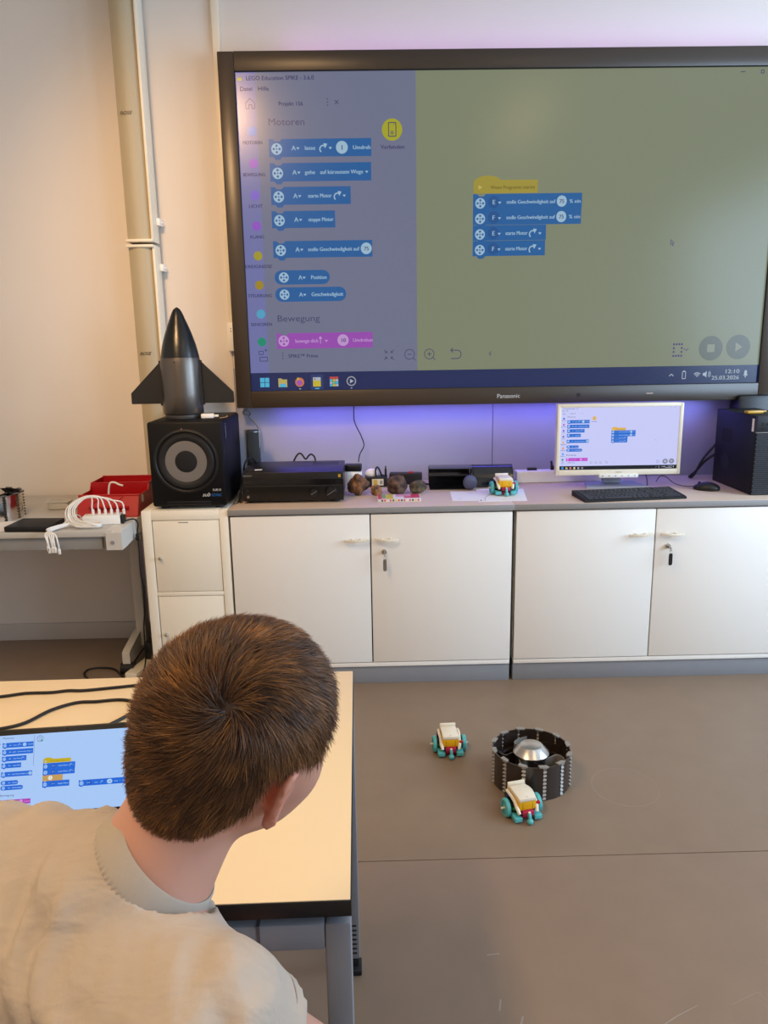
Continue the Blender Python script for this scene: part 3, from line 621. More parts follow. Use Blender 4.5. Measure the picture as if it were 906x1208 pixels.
MB().span((-.055, -.035, 0), (.048, .035, .046), .003).build('body', m_black, t)
b = MB(); b.span((-.022, -.0358, .008), (.03, -.034, .038), 0, 0); b.span((-.015, -.0364, .012), (.002, -.034, .034), 0, 1); b.span((.014, -.0364, .014), (.026, -.034, .030), 0, 2); b.build('sticker', [M('sticker_cream', (214, 206, 180), .5), M('sticker_gold', (196, 168, 60), .5), m_edge], t, False)
t = thing('white_plug', 'round white plug on the black box behind the rocks', 'plug', (-.028, .468, .8115))
MB().ball((0, 0, .012), (.03, .02, .022), 16).build('body', m_whitep, t)
b = MB(); b.tube([(.020, -.02, 0), (.018, -.022, .03), (.026, -.02, .042), (.036, -.018, .03), (.045, -.01, .005), (.055, 0, .0)], .004); b.build('cord', m_rubber, t)
t = thing('black_plug', 'black plug standing upright on the black box', 'plug', (.036, .455, .8115))
b = MB(); b.span((-.005, -.006, 0), (.005, .006, .034), .002); b.cyl((0, 0, .03), (0, 0, .046), .003, n=8); b.build('body', m_black, t)
t = thing('power_strip', 'black power strip with a red switch behind the round rocks', 'power strip', (.13, .50, .7655), -6)
MB().span((-.075, -.025, 0), (.075, .025, .052), .004).build('body', m_black, t); MB().span((.012, -.018, .052), (.035, .012, .057), .001).build('switch', M('red_switch', (190, 30, 34), .35), t)
tag(MB().tube([(.20, .49, .772), (.225, .46, .769), (.25, .45, .772), (.262, .455, .770)], .0042).build('black_cable', m_rubber), 'black cable end between the power strip and the curved tray', 'cable')

# two curved black trays and the grey ball
m_tray = M('tray_black', (20, 20, 22), .18, var=.1, coat=.5)
t = thing('curved_tray', 'glossy black curved plastic shell lying open toward the room, beside the rocks', 'plastic shell', (.325, .40, .7655), -2)
def sheet(prof, x0, x1, th):
    b = MB(); n = len(prof); P = np.array(prof, float); Q = []
    for i in range(n):
        tt = P[min(i + 1, n - 1)] - P[max(i - 1, 0)]; tt /= np.linalg.norm(tt); Q.append(P[i] + th * np.array((-tt[1], tt[0])))
    Q = np.array(Q); v = []
    for x in (x0, x1):
        v += [(x, *p) for p in P] + [(x, *q) for q in Q]
    f = []; m = 2 * n
    for i in range(n - 1):
        f += [(i, i + 1, m + i + 1, m + i), (n + i, m + n + i, m + n + i + 1, n + i + 1), (i, n + i, n + i + 1, i + 1), (m + i, m + i + 1, m + n + i + 1, m + n + i)]
    f += [(0, m, m + n, n), (n - 1, 2 * n - 1, m + 2 * n - 1, m + n - 1)]
    return b.add(v, f)
arc = [(-.072, .0015), (-.03, .0015), (.01, .002)] + [(.02 + .055 * math.sin(a), .050 - .048 * math.cos(a)) for a in np.linspace(.15, math.pi - .15, 14)] + [(.0, .0975), (-.03, .0965), (-.055, .093)]
sheet(arc, -.095, .09, .003).build('shell', m_tray, t)
b = MB()
for x in (-.0965, .0905): sheet(arc, x, x + .004, .006)
sheet([(p[0], p[1]) for p in arc], .088, .094, .005).build('end_rim', m_tray, t)
t = thing('half_drum', 'glossy black half drum beside the open curved shell', 'plastic shell', (.515, .425, .7655), -2)
arc = [(-.062 + 0 * k, .001) for k in (0,)] + [(.0 - .066 * math.cos(a), .002 + .094 * math.sin(a)) for a in np.linspace(0.02, math.pi - .02, 22)]
sheet(arc, -.092, .092, -.003).build('shell', m_tray, t)
b = MB(); b.prism([(p[0], p[1]) for p in arc], 'x', .086, .090); b.prism([(p[0], p[1]) for p in arc], 'x', -.088, -.084); b.build('end_plate', m_tray, t)
for z in (.04, .066): pass
t = MB().ball((0, 0, 0), (.031, .018, .033), 24).build('grey_disc', M('blue_grey', (78, 84, 112), .45)); t.location = (.405, .318, .7990); tag(t, 'round blue grey disc propped between the two black shells', 'disc')

# cards
t = thing('index_card', 'small blank white card left of the robot on the worktop', 'card', (.364, .185, .7655), -3)
MB().span((-.056, -.10, 0), (.056, .10, .0008)).build('sheet', m_paper, t)
b = MB()
for q in ((.02, .05), (.03, .055), (-.03, -.05), (-.025, -.06)): b.span((q[0], q[1], .0008), (q[0] + .012, q[1] + .003, .001))
b.build('pencil_mark', M('pencil', (190, 176, 176), .7), t, False)
t = thing('large_card', 'larger white card with a drawn curve, lying under the small robot', 'card', (.522, .19, .7655), 0)
MB().prism([(-.115, -.128), (.085, -.13), (.118, .126), (-.09, .14)], 'z', 0, .0012).build('sheet', m_paper, t)
b = MB(); b.tube([(-.07 + .05 * (1 - math.cos(a)) - .015, -.12 + .16 * a / 1.6, .0013) for a in np.linspace(0, 1.6, 10)][::-1], .0007, 4, 2); b.span((-.105, -.115, .0012), (-.098, -.10, .0014)); b.build('drawn_line', m_blackm, t, False)

# white power rail behind the monitor
t = thing('white_power_rail', 'long white box with plugs, reaching behind the monitor', 'power strip', (.80, .488, .7655), 2)
MB().span((-.165, -.03, 0), (.24, .03, .055), .006).build('body', m_whitep, t)
for x, h in ((.01, .042), (.04, .030)):
    b = MB(); b.span((x - .010, -.010, .054), (x + .008, .010, .054 + h * .5), .003); b.cyl((x - .004, 0, .054 + h * .4), (x - .008, 0, .054 + h), .005, n=8); b.build('plug', m_black, t)
b = MB(); b.span((-.11, -.01, .054), (-.065, .012, .066), .004); b.build('switch_block', m_black, t)

# ------------------------------------------------------------------ small robots
def robot(loc, rz, label):
    t = thing('toy_robot', label, 'robot', loc, rz, 'wheeled toy robots')
    hub = MB().span((-.028, -.036, .036), (.028, .050, .066), .003).build('hub', m_yel, t)
    b = MB(); b.span((-.0275, -.0375, .064), (.0275, .038, .0765), .003); b.build('hub_lid', m_cream, hub)
    b = MB()
    for x in (-.016, .016):
        for z in (.043, .050, .057): b.cyl((x, -.0362, z), (x, -.0355, z), .0015, n=8)
    b.build('pin_hole', m_dark, hub, False, kind='stuff')
    b = MB(); b.tube([(.0035 * math.cos(a), -.029 + .0028 * math.sin(a), .0766) for a in np.linspace(0, 6.28, 14, endpoint=False)], .0004, 4, 1, closed=True); b.build('button', m_edge, hub)
    MB().span((-.028, .044, .060), (.028, .052, .0825), .002).build('rear_beam', m_cream, t)
    for s in (-1, 1):
        w = MB().lathe([(.019, -.006), (.0255, -.007), (.028, -.0045), (.028, .0045), (.0255, .007), (.019, .006)], 36, (s * .051, .006, .028), rotm(0, 90, 0)).build('wheel', m_teal, t)
        MB().lathe([(1e-4, .0035), (.006, .0045), (.019, .0045), (.0195, -.0045), (.006, -.0045), (1e-4, -.0035)], 30, (s * .051, .006, .028), rotm(0, 90, 0)).build('wheel_disc', m_teal if s > 0 else m_teal, w)
        b = MB(); b.cyl((s * .03, .006, .028), (s * .067, .006, .028), .0035, n=10); b.build('axle', m_cream, w)
        b = MB(); b.span((s * .026, -.014, .018), (s * .042, .036, .044), .003); b.span((s * .028, .020, .040), (s * .040, .046, .054), .002); b.build('motor', m_black, t)
        b = MB(); b.tube([(s * .0335, .040, .062), (s * .035, .015, .064), (s * .033, -.012, .058), (s * .032, -.030, .046), (s * .028, -.042, .030)], [.005, .005, .005, .006, .005], 8); b.build('side_beam', m_cream, t)
        b = MB(); b.span((s * .020, -.047, .006), (s * .044, -.012, .020), .002); b.span((s * .036, -.03, .012), (s * .044, .03, .022), .002); b.build('base_plate', m_teal, t)
        b = MB(); b.span((s * .033, .018, .050), (s * .041, .030, .058), .002); b.build('blue_pin', M('blue_plastic', (24, 50, 120), .35), t)
    b = MB(); b.span((.030, -.034, .047), (.043, -.022, .055), .002); b.build('red_clip', m_red, t)
    b = MB(); b.span((-.040, -.022, .030), (-.030, -.012, .038), .002); b.build('green_clip', M('green_plastic', (30, 120, 60), .35), t)
    b = MB(); b.span((-.018, -.046, .022), (.018, -.030, .036), .002); b.span((-.024, -.03, .006), (.024, .02, .014), .001); b.build('front_bar', m_mag, t)
    b = MB(); b.box((0, -.052, .022), (.009, .012, .024), .002, rotm(-18, 0, 0)); b.ball((0, -.056, .0098), .0098, 16); b.build('caster_arm', m_teal, t)
    b = MB(); b.box((0, -.049, .035), (.007, .005, .005), .001); b.build('white_tip', m_whitep, t)
    MB().span((-.026, -.028, .012), (.026, .046, .037), .002).build('lower_body', m_black, t)
    return t
r1 = robot((.226, -.555, 0), 2, 'small turquoise wheeled robot standing alone on the floor, facing the camera')
dup(r1, (.410, -.930, 0), 14, 'small turquoise wheeled robot parked against the dark ring wheel on the floor')
dup(r1, (.535, .205, .7668), 3, 'small turquoise wheeled robot standing on the white card on the worktop')

# ------------------------------------------------------------------ rover ring wheels
def ring_wheel(loc, rz, m_shell, m_gr, label, rad=.125, h=.118):
    t = thing('ring_wheel', label, 'wheel', loc, rz); N = 12
    for k in range(N):
        a0, a1 = 2 * math.pi * (k + .06) / N, 2 * math.pi * (k + .94) / N; n = 5; b = MB(); v = []
        for i in range(n + 1):
            a = a0 + (a1 - a0) * i / n
            for rr in (rad - .003, rad):
                for z in (0, h - .004): v.append((rr * math.cos(a), rr * math.sin(a), z))
        f = []
        for i in range(n):
            o = 4 * i; f += [(o, o + 4, o + 5, o + 1), (o + 2, o + 3, o + 7, o + 6), (o + 1, o + 5, o + 7, o + 3), (o, o + 2, o + 6, o + 4)]
        f += [(0, 1, 3, 2), (4 * n, 4 * n + 2, 4 * n + 3, 4 * n + 1)]
        b.add(v, f); b.build('panel', m_shell, t)
        A = 2 * math.pi * k / N; b = MB(); M_ = 9
        for j in range(M_):
            z0 = h * j / M_; zm = h * (j + .5) / M_; z1 = h * (j + 1) / M_; off = .004
            b.add([(rad - .003, -off, z0), (rad - .003, off + .003, z0), (rad + .005, off, zm), (rad + .005, -off - .003, zm), (rad - .003, -off, z1), (rad - .003, off + .003, z1), (rad + .001, off + .004, z0), (rad + .001, -off - .001, z1)], [(0, 1, 2, 3), (3, 2, 5, 4), (0, 3, 4), (1, 5, 2)])
        rz_ = rotm(0, 0, math.degrees(A)); b.v = [q @ rz_.T for q in b.v]; b.build('grouser', m_gr, t, False)
        b = MB(); pts = []
        for rr, aa in ((rad - .010, A - .16), (rad + .003, A - .14), (rad + .006, A), (rad + .003, A + .10), (rad - .008, A + .06)): pts.append((rr * math.cos(aa), rr * math.sin(aa)))
        b.prism(pts, 'z', h - .004, h); b.build('rim_tip', m_gr, t, False)
    b = MB(); b.lathe([(rad - .0035, .05), (rad - .02, .05), (rad - .02, .056), (rad - .0035, .056)], 48); b.build('inner_ring', m_shell, t)
    b = MB(); b.lathe([(.0005, .03), (.048, .03), (.050, .034), (.050, .092), (.057, .095)], 40); b.lathe([(.057, .095), (.0585, .097), (.0585, .101), (.036, .124), (.034, .125), (.0005, .125)], 20); b.build('hub_dome', m_steel, t)
    for k in range(6):
        a = 2 * math.pi * (k + .3) / 6; p = [(.05 + .0 * q, 0, 0) for q in (0,)]
        pts = []
        for q in np.linspace(0, 1, 9):
            rr = .047 + (rad - .052) * q; aa = a + .55 * math.sin(math.pi * q) ; pts.append((rr * math.cos(aa), rr * math.sin(aa)))
        b = MB(); v = []
        for (x, y) in pts:
            nx = np.array((x, y)) / math.hypot(x, y); tx = np.array((-nx[1], nx[0])) * .0022
            for s in (-1, 1):
                for z in (.035, .088): v.append((x + s * tx[0], y + s * tx[1], z))
        f = []
        for i in range(8):
            o = 4 * i; f += [(o, o + 4, o + 5, o + 1), (o + 2, o + 3, o + 7, o + 6), (o + 1, o + 5, o + 7, o + 3), (o, o + 2, o + 6, o + 4)]
        f += [(0, 1, 3, 2), (32, 34, 35, 33)]
        b.add(v, f); b.build('spoke', m_gr if k % 2 else m_shell, t)
    return t
ring_wheel((.474, -.742, 0), 8, M('ring_brown', (46, 36, 30), .3, var=.12, coat=.3), M('grouser_grey', (150, 144, 136), .45, .3), 'dark ring shaped rover wheel with a silver hub lying on the floor')
ring_wheel((-1.592, .10, .73), 20, m_chrome, m_gr := M('grouser_dark', (96, 92, 86), .35, .8), 'shiny steel ring wheel lying on the grey side table', .125, .105)

# ------------------------------------------------------------------ monitor, keyboard, mouse, tower
t = thing('monitor', 'white framed computer monitor showing block code, on the worktop', 'monitor', (1.048, .30, .7655), -1.5)
fx0, fx1, fz0, fz1 = -.272, .268, .062, .372; b = MB(); bw = .0155
b.span((fx0, -.022, fz0), (fx0 + bw, .02, fz1), .003); b.span((fx1 - bw, -.022, fz0), (fx1, .02, fz1), .003); b.span((fx0 + .006, -.022, fz1 - bw), (fx1 - .006, .02, fz1), .003); b.span((fx0 + .006, -.022, fz0), (fx1 - .006, .02, fz0 + .024), .003)
b.build('bezel', m_cream, t)
MB().span((fx0 + .012, -.005, fz0 + .012), (fx1 - .012, .045, fz1 - .012), .012).build('rear_cover', m_whitep, t)
MB().span((-.085, -.032, fz0 - .011), (.085, .0, fz0 + .004), .003).build('button_bar', m_whitep, t)
b = MB()
for k in range(6): b.box((-.07 + .028 * k, -.0325, fz0 - .002), (.006, .001, .004))
b.build('button_print', m_edge, t, False, kind='stuff')
m_stand = M('stand_grey', (150, 152, 162), .4, var=.04)
b = MB(); b.box((-.005, .055, .078), (.085, .022, .13), .004, rotm(8, 0, 0)); b.build('neck', m_stand, t)
MB().prism([(-.135, -.02), (.135, -.02), (.108, .118), (-.108, .118)], 'z', 0, .010).build('foot', m_stand, t)
MB().text('FUJITSU', .0075, (-.012, -.0226, fz0 + .010)).build('lettering', m_edge, t, False)
sw_ = fx1 - fx0 - 2 * bw; sh_ = fz1 - bw - fz0 - .024
sp = MB().span((fx0 + bw, -.016, fz0 + .024), (fx1 - bw, -.008, fz1 - bw)).build('screen_panel', EM(T_MON['canvas']), t, False)
u = UI(sp, fx0 + bw, fz1 - bw, sw_, -.0161, sh_ / sw_ * 1920 / 1080); u.lay = .00015
chrome_ui(u, T_MON); sidebar(u, T_MON); palette(u, T_MON); program(u, T_MON); taskbar(u, T_MON)

t = thing('keyboard', 'black computer keyboard on the worktop in front of the monitor', 'keyboard', (1.035, .098, .7655), 5.5)
b = MB(); b.prism([(-.078, .0), (.078, .0), (.078, .022), (-.070, .011), (-.078, .006)], 'x', -.215, .215); b.build('case', m_blackm, t)
m_key = M('key_black', (26, 26, 28), .45, var=.1)
b0 = None
for row in range(6):
    y = -.058 + row * .0235; z = .0115 + row * .0017; x = -.200; i = 0
    widths = {0: [.026, .022, .022, .115, .022, .022, .026], 5: [.0165] * 15}.get(row, [.020 + .005 * (5 - row)] + [.0168] * 12 + [.022])
    widths = widths + [0] + [.0168] * 3 + [0] + [.0168] * 4
    for w in widths:
        if w == 0: x += .006; continue
        if x + w > .208: break
        k = MB().span((x + .001, y - .0095, z - .006), (x + w - .001, y + .0095, z + .003), .002)
        k.build('key_cap', m_key, t, False); x += w + .001
tag(MB().tube([(1.10, .19, .7685), (1.165, .25, .7685), (1.20, .34, .7685), (1.215, .40, .80), (1.20, .43, .84)], .0022).build('keyboard_cable', m_rubber), 'thin black cord rising behind the keyboard under the monitor', 'cord')
t = thing('computer_mouse', 'black computer mouse on the worktop between keyboard and tower', 'mouse', (1.412, .215, .7655), 55)
bm_ = MB().ball((0, 0, .010), (.034, .056, .026), 24); v = bm_.v[0]; v[:, 2] = np.maximum(v[:, 2], 0.0); v[:, 2] *= np.where(v[:, 1] > 0, 1 - .25 * v[:, 1] / .056, 1.0)
bm_.build('body', m_black, t); b = MB(); b.cyl((-.004, .030, .0285), (.004, .030, .0285), .006, n=12); b.build('scroll_wheel', m_rubber, t)
tag(MB().tube([(1.385, .262, .774), (1.345, .29, .770), (1.32, .34, .775), (1.29, .36, .80), (1.26, .35, .805), (1.235, .33, .785)], .0018).build('mouse_cable', m_rubber), 'thin black mouse cord running to the monitor', 'cord')

t = thing('computer_tower', 'black desktop computer tower with a mesh front at the right edge of the worktop', 'computer', (1.538, .075, .7655))
m_tw = M('tower_black', (11, 11, 16), .5, var=.08, spec=.3)
MB().span((0, .012, 0), (.175, .37, .327), .003).build('case', m_tw, t)
MB().span((-.001, 0, .262), (.176, .016, .328), .003).build('front_panel', M('tower_front', (34, 38, 44), .4), t)
fpn = MB().span((.002, .004, .004), (.173, .015, .258)).build('mesh_backing', m_dark, t)
b = MB(); dx = .0085
for r_ in range(30):
    for c in range(20):
        x = .005 + c * dx + (dx / 2 if r_ % 2 else 0); z = .008 + r_ * .0084
        if x < .171: b.box((x, .003, z), (.0036, .003, .0068), 0, rotm(0, 45, 0)); b.box((x, .003, z), (.0036, .003, .0068), 0, rotm(0, -45, 0))
b.build('mesh_grille', M('mesh_grey', (86, 88, 94), .4, .3), t, False, kind='stuff')
MB().span((-.001, -.001, .2585), (.176, .012, .2625), .001).build('front_trim', m_edge, t)
b = MB(); b.span((.02, -.0015, .29), (.026, .004, .302), .001); b.cyl((.04, -.001, .295), (.04, .003, .295), .005, n=12); b.span((.018, -.0015, .275), (.03, .003, .279), .0005); b.build('front_ports', m_dark, t, False, kind='stuff')
MB().span((-.0008, .025, .262), (.001, .042, .315)).build('paper_sticker', m_paper, t)
b = MB(); b.prism([(.22, .19), (.30, .19), (.30, .25), (.22, .25)], 'x', -.0006, .001)
for k in range(8): b.span((-.0012, .225 + .0095 * k, .192), (0, .229 + .0095 * k, .248))
b.build('side_vent', m_blackm, t)
b = MB(); b.cyl((-.0012, .255, .10), (.001, .255, .10), .040, n=28); b.build('side_fan_grille', m_blackm, t)
t = thing('gold_trinket', 'small golden object lying on top of the computer tower', 'trinket', (1.585, .20, 1.0930), 8)
b = MB(); b.span((-.04, -.014, 0), (.034, .014, .012), .004); b.cyl((.034, 0, .007), (.052, 0, .007), .004, n=10); b.build('body', m_gold, t)
t = thing('black_case_box', 'black rounded box behind the computer tower at the right edge', 'box', (1.72, .505, .7655))
MB().span((-.085, -.05, 0), (.1, .05, .385), .02).build('body', m_black, t)
for k, p in enumerate(([(1.545, .452, .93), (1.50, .47, .86), (1.47, .48, .79), (1.455, .49, .770)], [(1.545, .45, .885), (1.51, .47, .85), (1.475, .485, .80), (1.452, .50, .771)])):
    tag(MB().tube(p, .0055).build('tower_cable', m_rubber), ('upper', 'lower')[k] + ' of the two black cables leaving the back of the tower', 'cable', 'cables behind the tower')

# ------------------------------------------------------------------ grey side table at the left
m_ltop = M('table_grey', (186, 180, 170), .45, var=.03, scale=60)
m_lleg = M('table_leg_grey', (202, 198, 190), .4, var=.03)
t = thing('side_table', 'grey side table with a T shaped foot against the wall, left of the cube cabinet', 'table', (-1.60, .2, 0))
MB().span((-.62, -.37, .706), (.585, .37, .730), .003).build('tabletop', m_ltop, t)
MB().span((-.62, -.355, .655), (.54, -.335, .706), .002).build('front_rail', M('rail_grey', (142, 140, 136), .45, var=.03), t)
b = MB(); b.prism([(-.372, .655), (-.372, .722), (-.36, .7305), (.36, .7305), (.36, .70), (-.32, .655)], 'x', .560, .620); b.build('end_rail', m_lleg, t)
b = MB(); b.cyl((.585, -.3715, .684), (.585, -.375, .684), .0075, n=14); b.build('screw_cap', m_edge, t)
for x in (.50, -.55):
    l = MB().span((x - .022, .13, .06), (x + .022, .20, .706), .006).build('leg', m_lleg, t)
    b = MB(); b.prism([(-.045, .042), (-.045, .098), (-.03, .107), (.13, .135), (.22, .135), (.34, .107), (.34, .042)], 'x', x - .035, x - .002); b.build('foot', m_lleg, l)
    b = MB(); b.span((x - .03, -.03, .028), (x - .006, .34, .045)); b.cyl((x - .045, -.035, .026), (x + .012, -.035, .026), .026, n=20); b.cyl((x - .04, .32, .026), (x + .010, .32, .026), .026, n=20); b.build('glide', m_rubber, l)

# red open bin
t = thing('red_bin', 'open red plastic storage bin on the side table, next to the subwoofer', 'bin', (-1.112, .20, .7305), 0)
th = .004; b = MB()
b.span((-.115, -.14, 0), (.128, .20, th))
b.prism([(-.14, 0), (-.10, .083), (-.096, .083), (-.136, 0)], 'x', -.115, .130)
b.prism([(-.14, 0), (-.10, .083), (.03, .083), (.05, .112), (.20, .112), (.20, 0)], 'x', .126, .130)
b.prism([(-.14, 0), (-.10, .083), (.03, .083), (.05, .112), (.20, .112), (.20, 0)], 'x', -.119, -.115)
b.span((-.117, .196, 0), (.130, .20, .112)); b.span((-.117, .045, 0), (.130, .049, .108))
b.build('tub', m_red, t, True, 25)
b = MB(); b.tube([(-.119, -.10, .084), (.130, -.10, .084)], .004, 8, 1); b.tube([(-.117, .198, .113), (.130, .198, .113)], .004, 8, 1); b.tube([(-.117, .047, .110), (.130, .047, .110)], .003, 8, 1); b.build('rim', m_red, t)
b = MB(); b.span((-.07, -.142, .038), (.09, -.112, .0425), .001); b.build('ledge', m_red, t)
b = MB()
for xx in (-.055, .035):
    b.tube([(xx + .03, -.1035, .080), (xx + .01, -.112, .065), (xx - .008, -.120, .045)], .0018, 6, 3)
b.build('moulded_rib', m_red, t)
b = MB(); b.span((.1298, -.075, .048), (.1306, -.05, .078)); b.build('paper_sticker', m_paper, t)
t = thing('white_connector', 'small white connector peeping out of the red bin', 'connector', (-1.10, .16, .7350))
b = MB(); b.tube([(-.03, -.02, 0), (-.03, 0, .06), (-.02, .0, .115), (0, .0, .122), (.02, .0, .112), (.035, 0, .108)], .004); b.build('cord', m_whitep, t)

# charging strip with white cables
t = thing('charging_strip', 'white multi-port charging strip in front of the red bin', 'charger', (-1.085, -.045, .7305), 7)
MB().span((-.075, -.028, 0), (.068, .028, .036), .004).build('body', m_whitep, t); MB().span((.066, -.027, .001), (.080, .027, .035), .003).build('end_cap', m_black, t)
t = thing('charging_cables', 'tangled bundle of white charging cables hanging over the table edge', 'cables', (-1.15, -.06, .7305))
rg = np.random.default_rng(3)
for k in range(6):
    e = rg.uniform(-1, 1, 8) * .006; x = -.018 + .024 * k
    pts = [(x + .045, .012, .040), (x + .042, .012, .062 + .004 * k), (.03 + .014 * k + e[0], .01, .092 + .007 * (5 - k) * .6 + e[1]), (-.03 + .010 * k + e[2], .01, .098 + .002 * k + e[3]), (-.062 + e[4] + .006 * k, -.01, .066 + e[5]), (-.052 + .008 * k, -.05, .030 + e[6]), (.0 + .008 * k + e[1], -.085, .012 + .003 * k), (.07 + e[3], -.085 + e[2], .009 + .002 * k), (.082 + e[4], -.062, .010 + .002 * k), (.04, -.048 + e[0], .012 + .002 * k), (-.03 + e[1], -.055 + e[3], .012 + .002 * k), (-.085 + e[5] - .004 * k, -.12, .008 + .001 * k), (-.092 + .007 * k, -.165, .004), (-.085 + .008 * k + e[2], -.180, -.018 - abs(e[6])), (-.082 + .008 * k + e[2], -.181, -.040 - 3 * abs(e[6]))]
    c = MB().tube(pts, .0028, 7, 5).build('cable', m_whitep, t)
    p = pts[-1]; q = pts[0]
    b = MB(); b.span((p[0] - .005, p[1] - .004, p[2] - .016), (p[0] + .005, p[1] + .004, p[2] + .004), .002); b.span((q[0] - .005, q[1] - .004, q[2] - .004), (q[0] + .005, q[1] + .004, q[2] + .018), .002); b.build('plug', m_whitep, c)
t = thing('black_flat_box', 'flat black box lying on the side table left of the white cables', 'box', (-1.335, -.095, .7317), -3)
MB().span((-.082, -.075, 0), (.086, .075, .020), .003).build('body', m_blackm, t)
t = thing('paper_sheet', 'white paper sheet under the flat black box', 'paper', (-1.46, -.06, .7305), 4)
MB().span((-.10, -.09, 0), (.09, .08, .001)).build('sheet', m_paper, t)
t = thing('white_cable_end', 'single white cable with plug beside the flat black box', 'cable', (-1.22, -.08, .7305))
MB().tube([(-.018, -.08, .005), (-.01, -.04, .006), (.015, .03, .03), (.03, .06, .028), (.05, .05, .01), (.09, .055, .006), (.11, .09, .006)], .003).build('cord', m_whitep, t); MB().box((-.02, -.092, .006), (.010, .03, .009), .002, rotm(0, 0, -12)).build('plug', m_whitep, t)
m_clear = M('clear_plastic', (236, 230, 214), .25, var=.02, trans=.5)
for k, (x, w, lab) in enumerate(((-1.375, .045, 'small clear plastic box beside the steel ring wheel'), (-1.27, .040, 'small clear plastic box nearest the red bin'))):
    t = thing('clear_box', lab, 'box', (x, .26, .7305), 0, 'clear plastic boxes on the side table')
    MB().span((-w, -.03, 0), (w, .03, .028), .006).build('body', m_clear, t); MB().span((-w - .002, -.032, .028), (w + .002, .032, .034), .003).build('lid', m_clear, t)
tag(MB().tube([(-1.01, -.05, .738), (-.975, -.03, .742), (-.958, -.03, .725), (-.9625, -.03, .69), (-.9625, -.03, .62), (-.968, -.02, .52), (-.966, .0, .45), (-.975, .02, .40), (-.985, .04, .32), (-1.0, .06, .25), (-1.01, .08, .10), (-1.04, .10, .008), (-1.05, .13, .006)], .0033).build('power_cable', m_rubber), 'black power cord with a small box hanging beside the side table', 'cord')
t = thing('cord_ferrite', 'small black block on the hanging power cord beside the side table', 'ferrite', (-.9625, -.03, .655)); MB().span((-.008, -.008, 0), (.008, .008, .028), .003).build('body', m_black, t)
t = thing('floor_power_strip', 'white power strip on the floor between the table foot and the cube cabinet', 'power strip', (-1.055, .205, 0), -14)
MB().span((-.028, -.12, 0), (.028, .17, .034), .005).build('body', m_cream, t)
b = MB(); b.span((-.018, .03, .033), (.022, .085, .115), .006); b.build('black_plug', m_black, t)
t = thing('dark_upright_panel', 'dark upright panel standing behind the table foot beside the cube cabinet', 'cable cover', (-1.0, .25, 0)); b = MB(); b.prism([(-.10, 0), (.12, 0), (.12, .50), (.02, .46), (-.05, .18)], 'x', -.014, .014); b.build('body', m_blackm, t)  # dark upright panel filling the gap between table leg and cube cabinet
tag(MB().tube([(-1.03, .07, .006), (-1.06, .11, .009), (-1.115, .105, .006), (-1.19, .20, .006), (-1.26, .22, .006), (-1.305, .205, .006), (-1.31, .16, .006), (-1.27, .10, .006), (-1.2, .02, .006)], .0045).build('floor_cable', m_rubber), 'black cable looping on the dark floor under the side table', 'cable')

# ------------------------------------------------------------------ white table in front
m_ttop = M('cream_laminate', (226, 200, 158), .42, var=.012, scale=5)
t = thing('work_table', 'cream topped table with black edge and grey steel frame in the foreground', 'table', (-.072, -1.81, 0), 0.9)
TX0 = -1.40
MB().span((TX0, -.347, .7005), (0, .347, .7200), .001).build('tabletop', m_ttop, t)
b = MB(); b.span((TX0 - .001, -.3485, .6955), (.0012, -.346, .7188), .0008); b.span((TX0 - .001, .346, .6955), (.0012, .3485, .7188), .0008); b.span((-.001, -.347, .6955), (.0014, .347, .7188), .0008); b.build('black_edge', m_black, t)
MB().span((TX0, -.346, .696), (-.001, .346, .7006)).build('underside', m_blackm, t)
fz0, fz1 = .640, .680; b = MB()
MB().span((TX0 + .03, -.342, fz0), (-.034, -.308, fz1), .004).build('front_rail', m_pframe, t)
MB().span((TX0 + .03, .296, fz0), (-.034, .330, fz1), .004).build('back_rail', m_pframe, t)
MB().span((-.036, -.308, fz0), (-.002, .296, fz1), .004).build('side_rail', m_pframe, t)
b = MB(); b.span((TX0 + .05, -.33, .680), (-.01, .33, .6965), .001); b.build('spacer', M('spacer_grey', (96, 98, 104), .4), t)
b = MB(); b.span((-.122, -.3426, fz0 - .0004), (-.118, -.30, fz1 + .0004)); b.build('rail_joint', M('joint_grey', (80, 80, 86), .5), t)
for x, y in ((-.0345, -.342), (-.0345, .296), (TX0 + .03, -.342), (TX0 + .03, .296)):
    l = MB().span((x, y, .035), (x + .0345, y + .034, fz1), .004).build('leg', m_pframe, t)
    b = MB(); b.span((x + .003, y + .003, .0), (x + .0315, y + .031, .04), .002); b.span((x + .002, y - .012, 0), (x + .038, y + .03, .014), .003); b.build('foot_glide', m_rubber, l)
    if x > -.1 and y > 0:
        b = MB()
        for k in range(7): b.span((x + .006, y - .0008, .05 + .012 * k), (x + .028, y + .001, .054 + .012 * k))
        b.build('adjuster_scale', m_black, l, False)
tag(MB().tube([(-1.05, -1.60, .7235), (-.90, -1.575, .7235), (-.789, -1.556, .7235), (-.744, -1.543, .7235), (-.693, -1.542, .7235), (-.66, -1.535, .7235), (-.627, -1.536, .7235), (-.56, -1.524, .7235), (-.50, -1.514, .7235), (-.44, -1.52, .7235), (-.40, -1.56, .7235)], .0032, 7, 5).build('table_cable', m_rubber), 'black cord lying straight along the back of the cream table', 'cord')
tag(MB().tube([(-.85, -1.72, .7235), (-.78, -1.705, .7235), (-.726, -1.691, .7235), (-.689, -1.670, .7235), (-.661, -1.621, .7235), (-.623, -1.591, .7235), (-.585, -1.588, .7235), (-.542, -1.582, .7235), (-.513, -1.592, .7235), (-.497, -1.618, .7235), (-.507, -1.655, .7235), (-.55, -1.72, .7235), (-.60, -1.80, .7235)], .0032, 7, 5).build('laptop_cable', m_rubber), 'black cord curling behind the laptop on the cream table', 'cord')

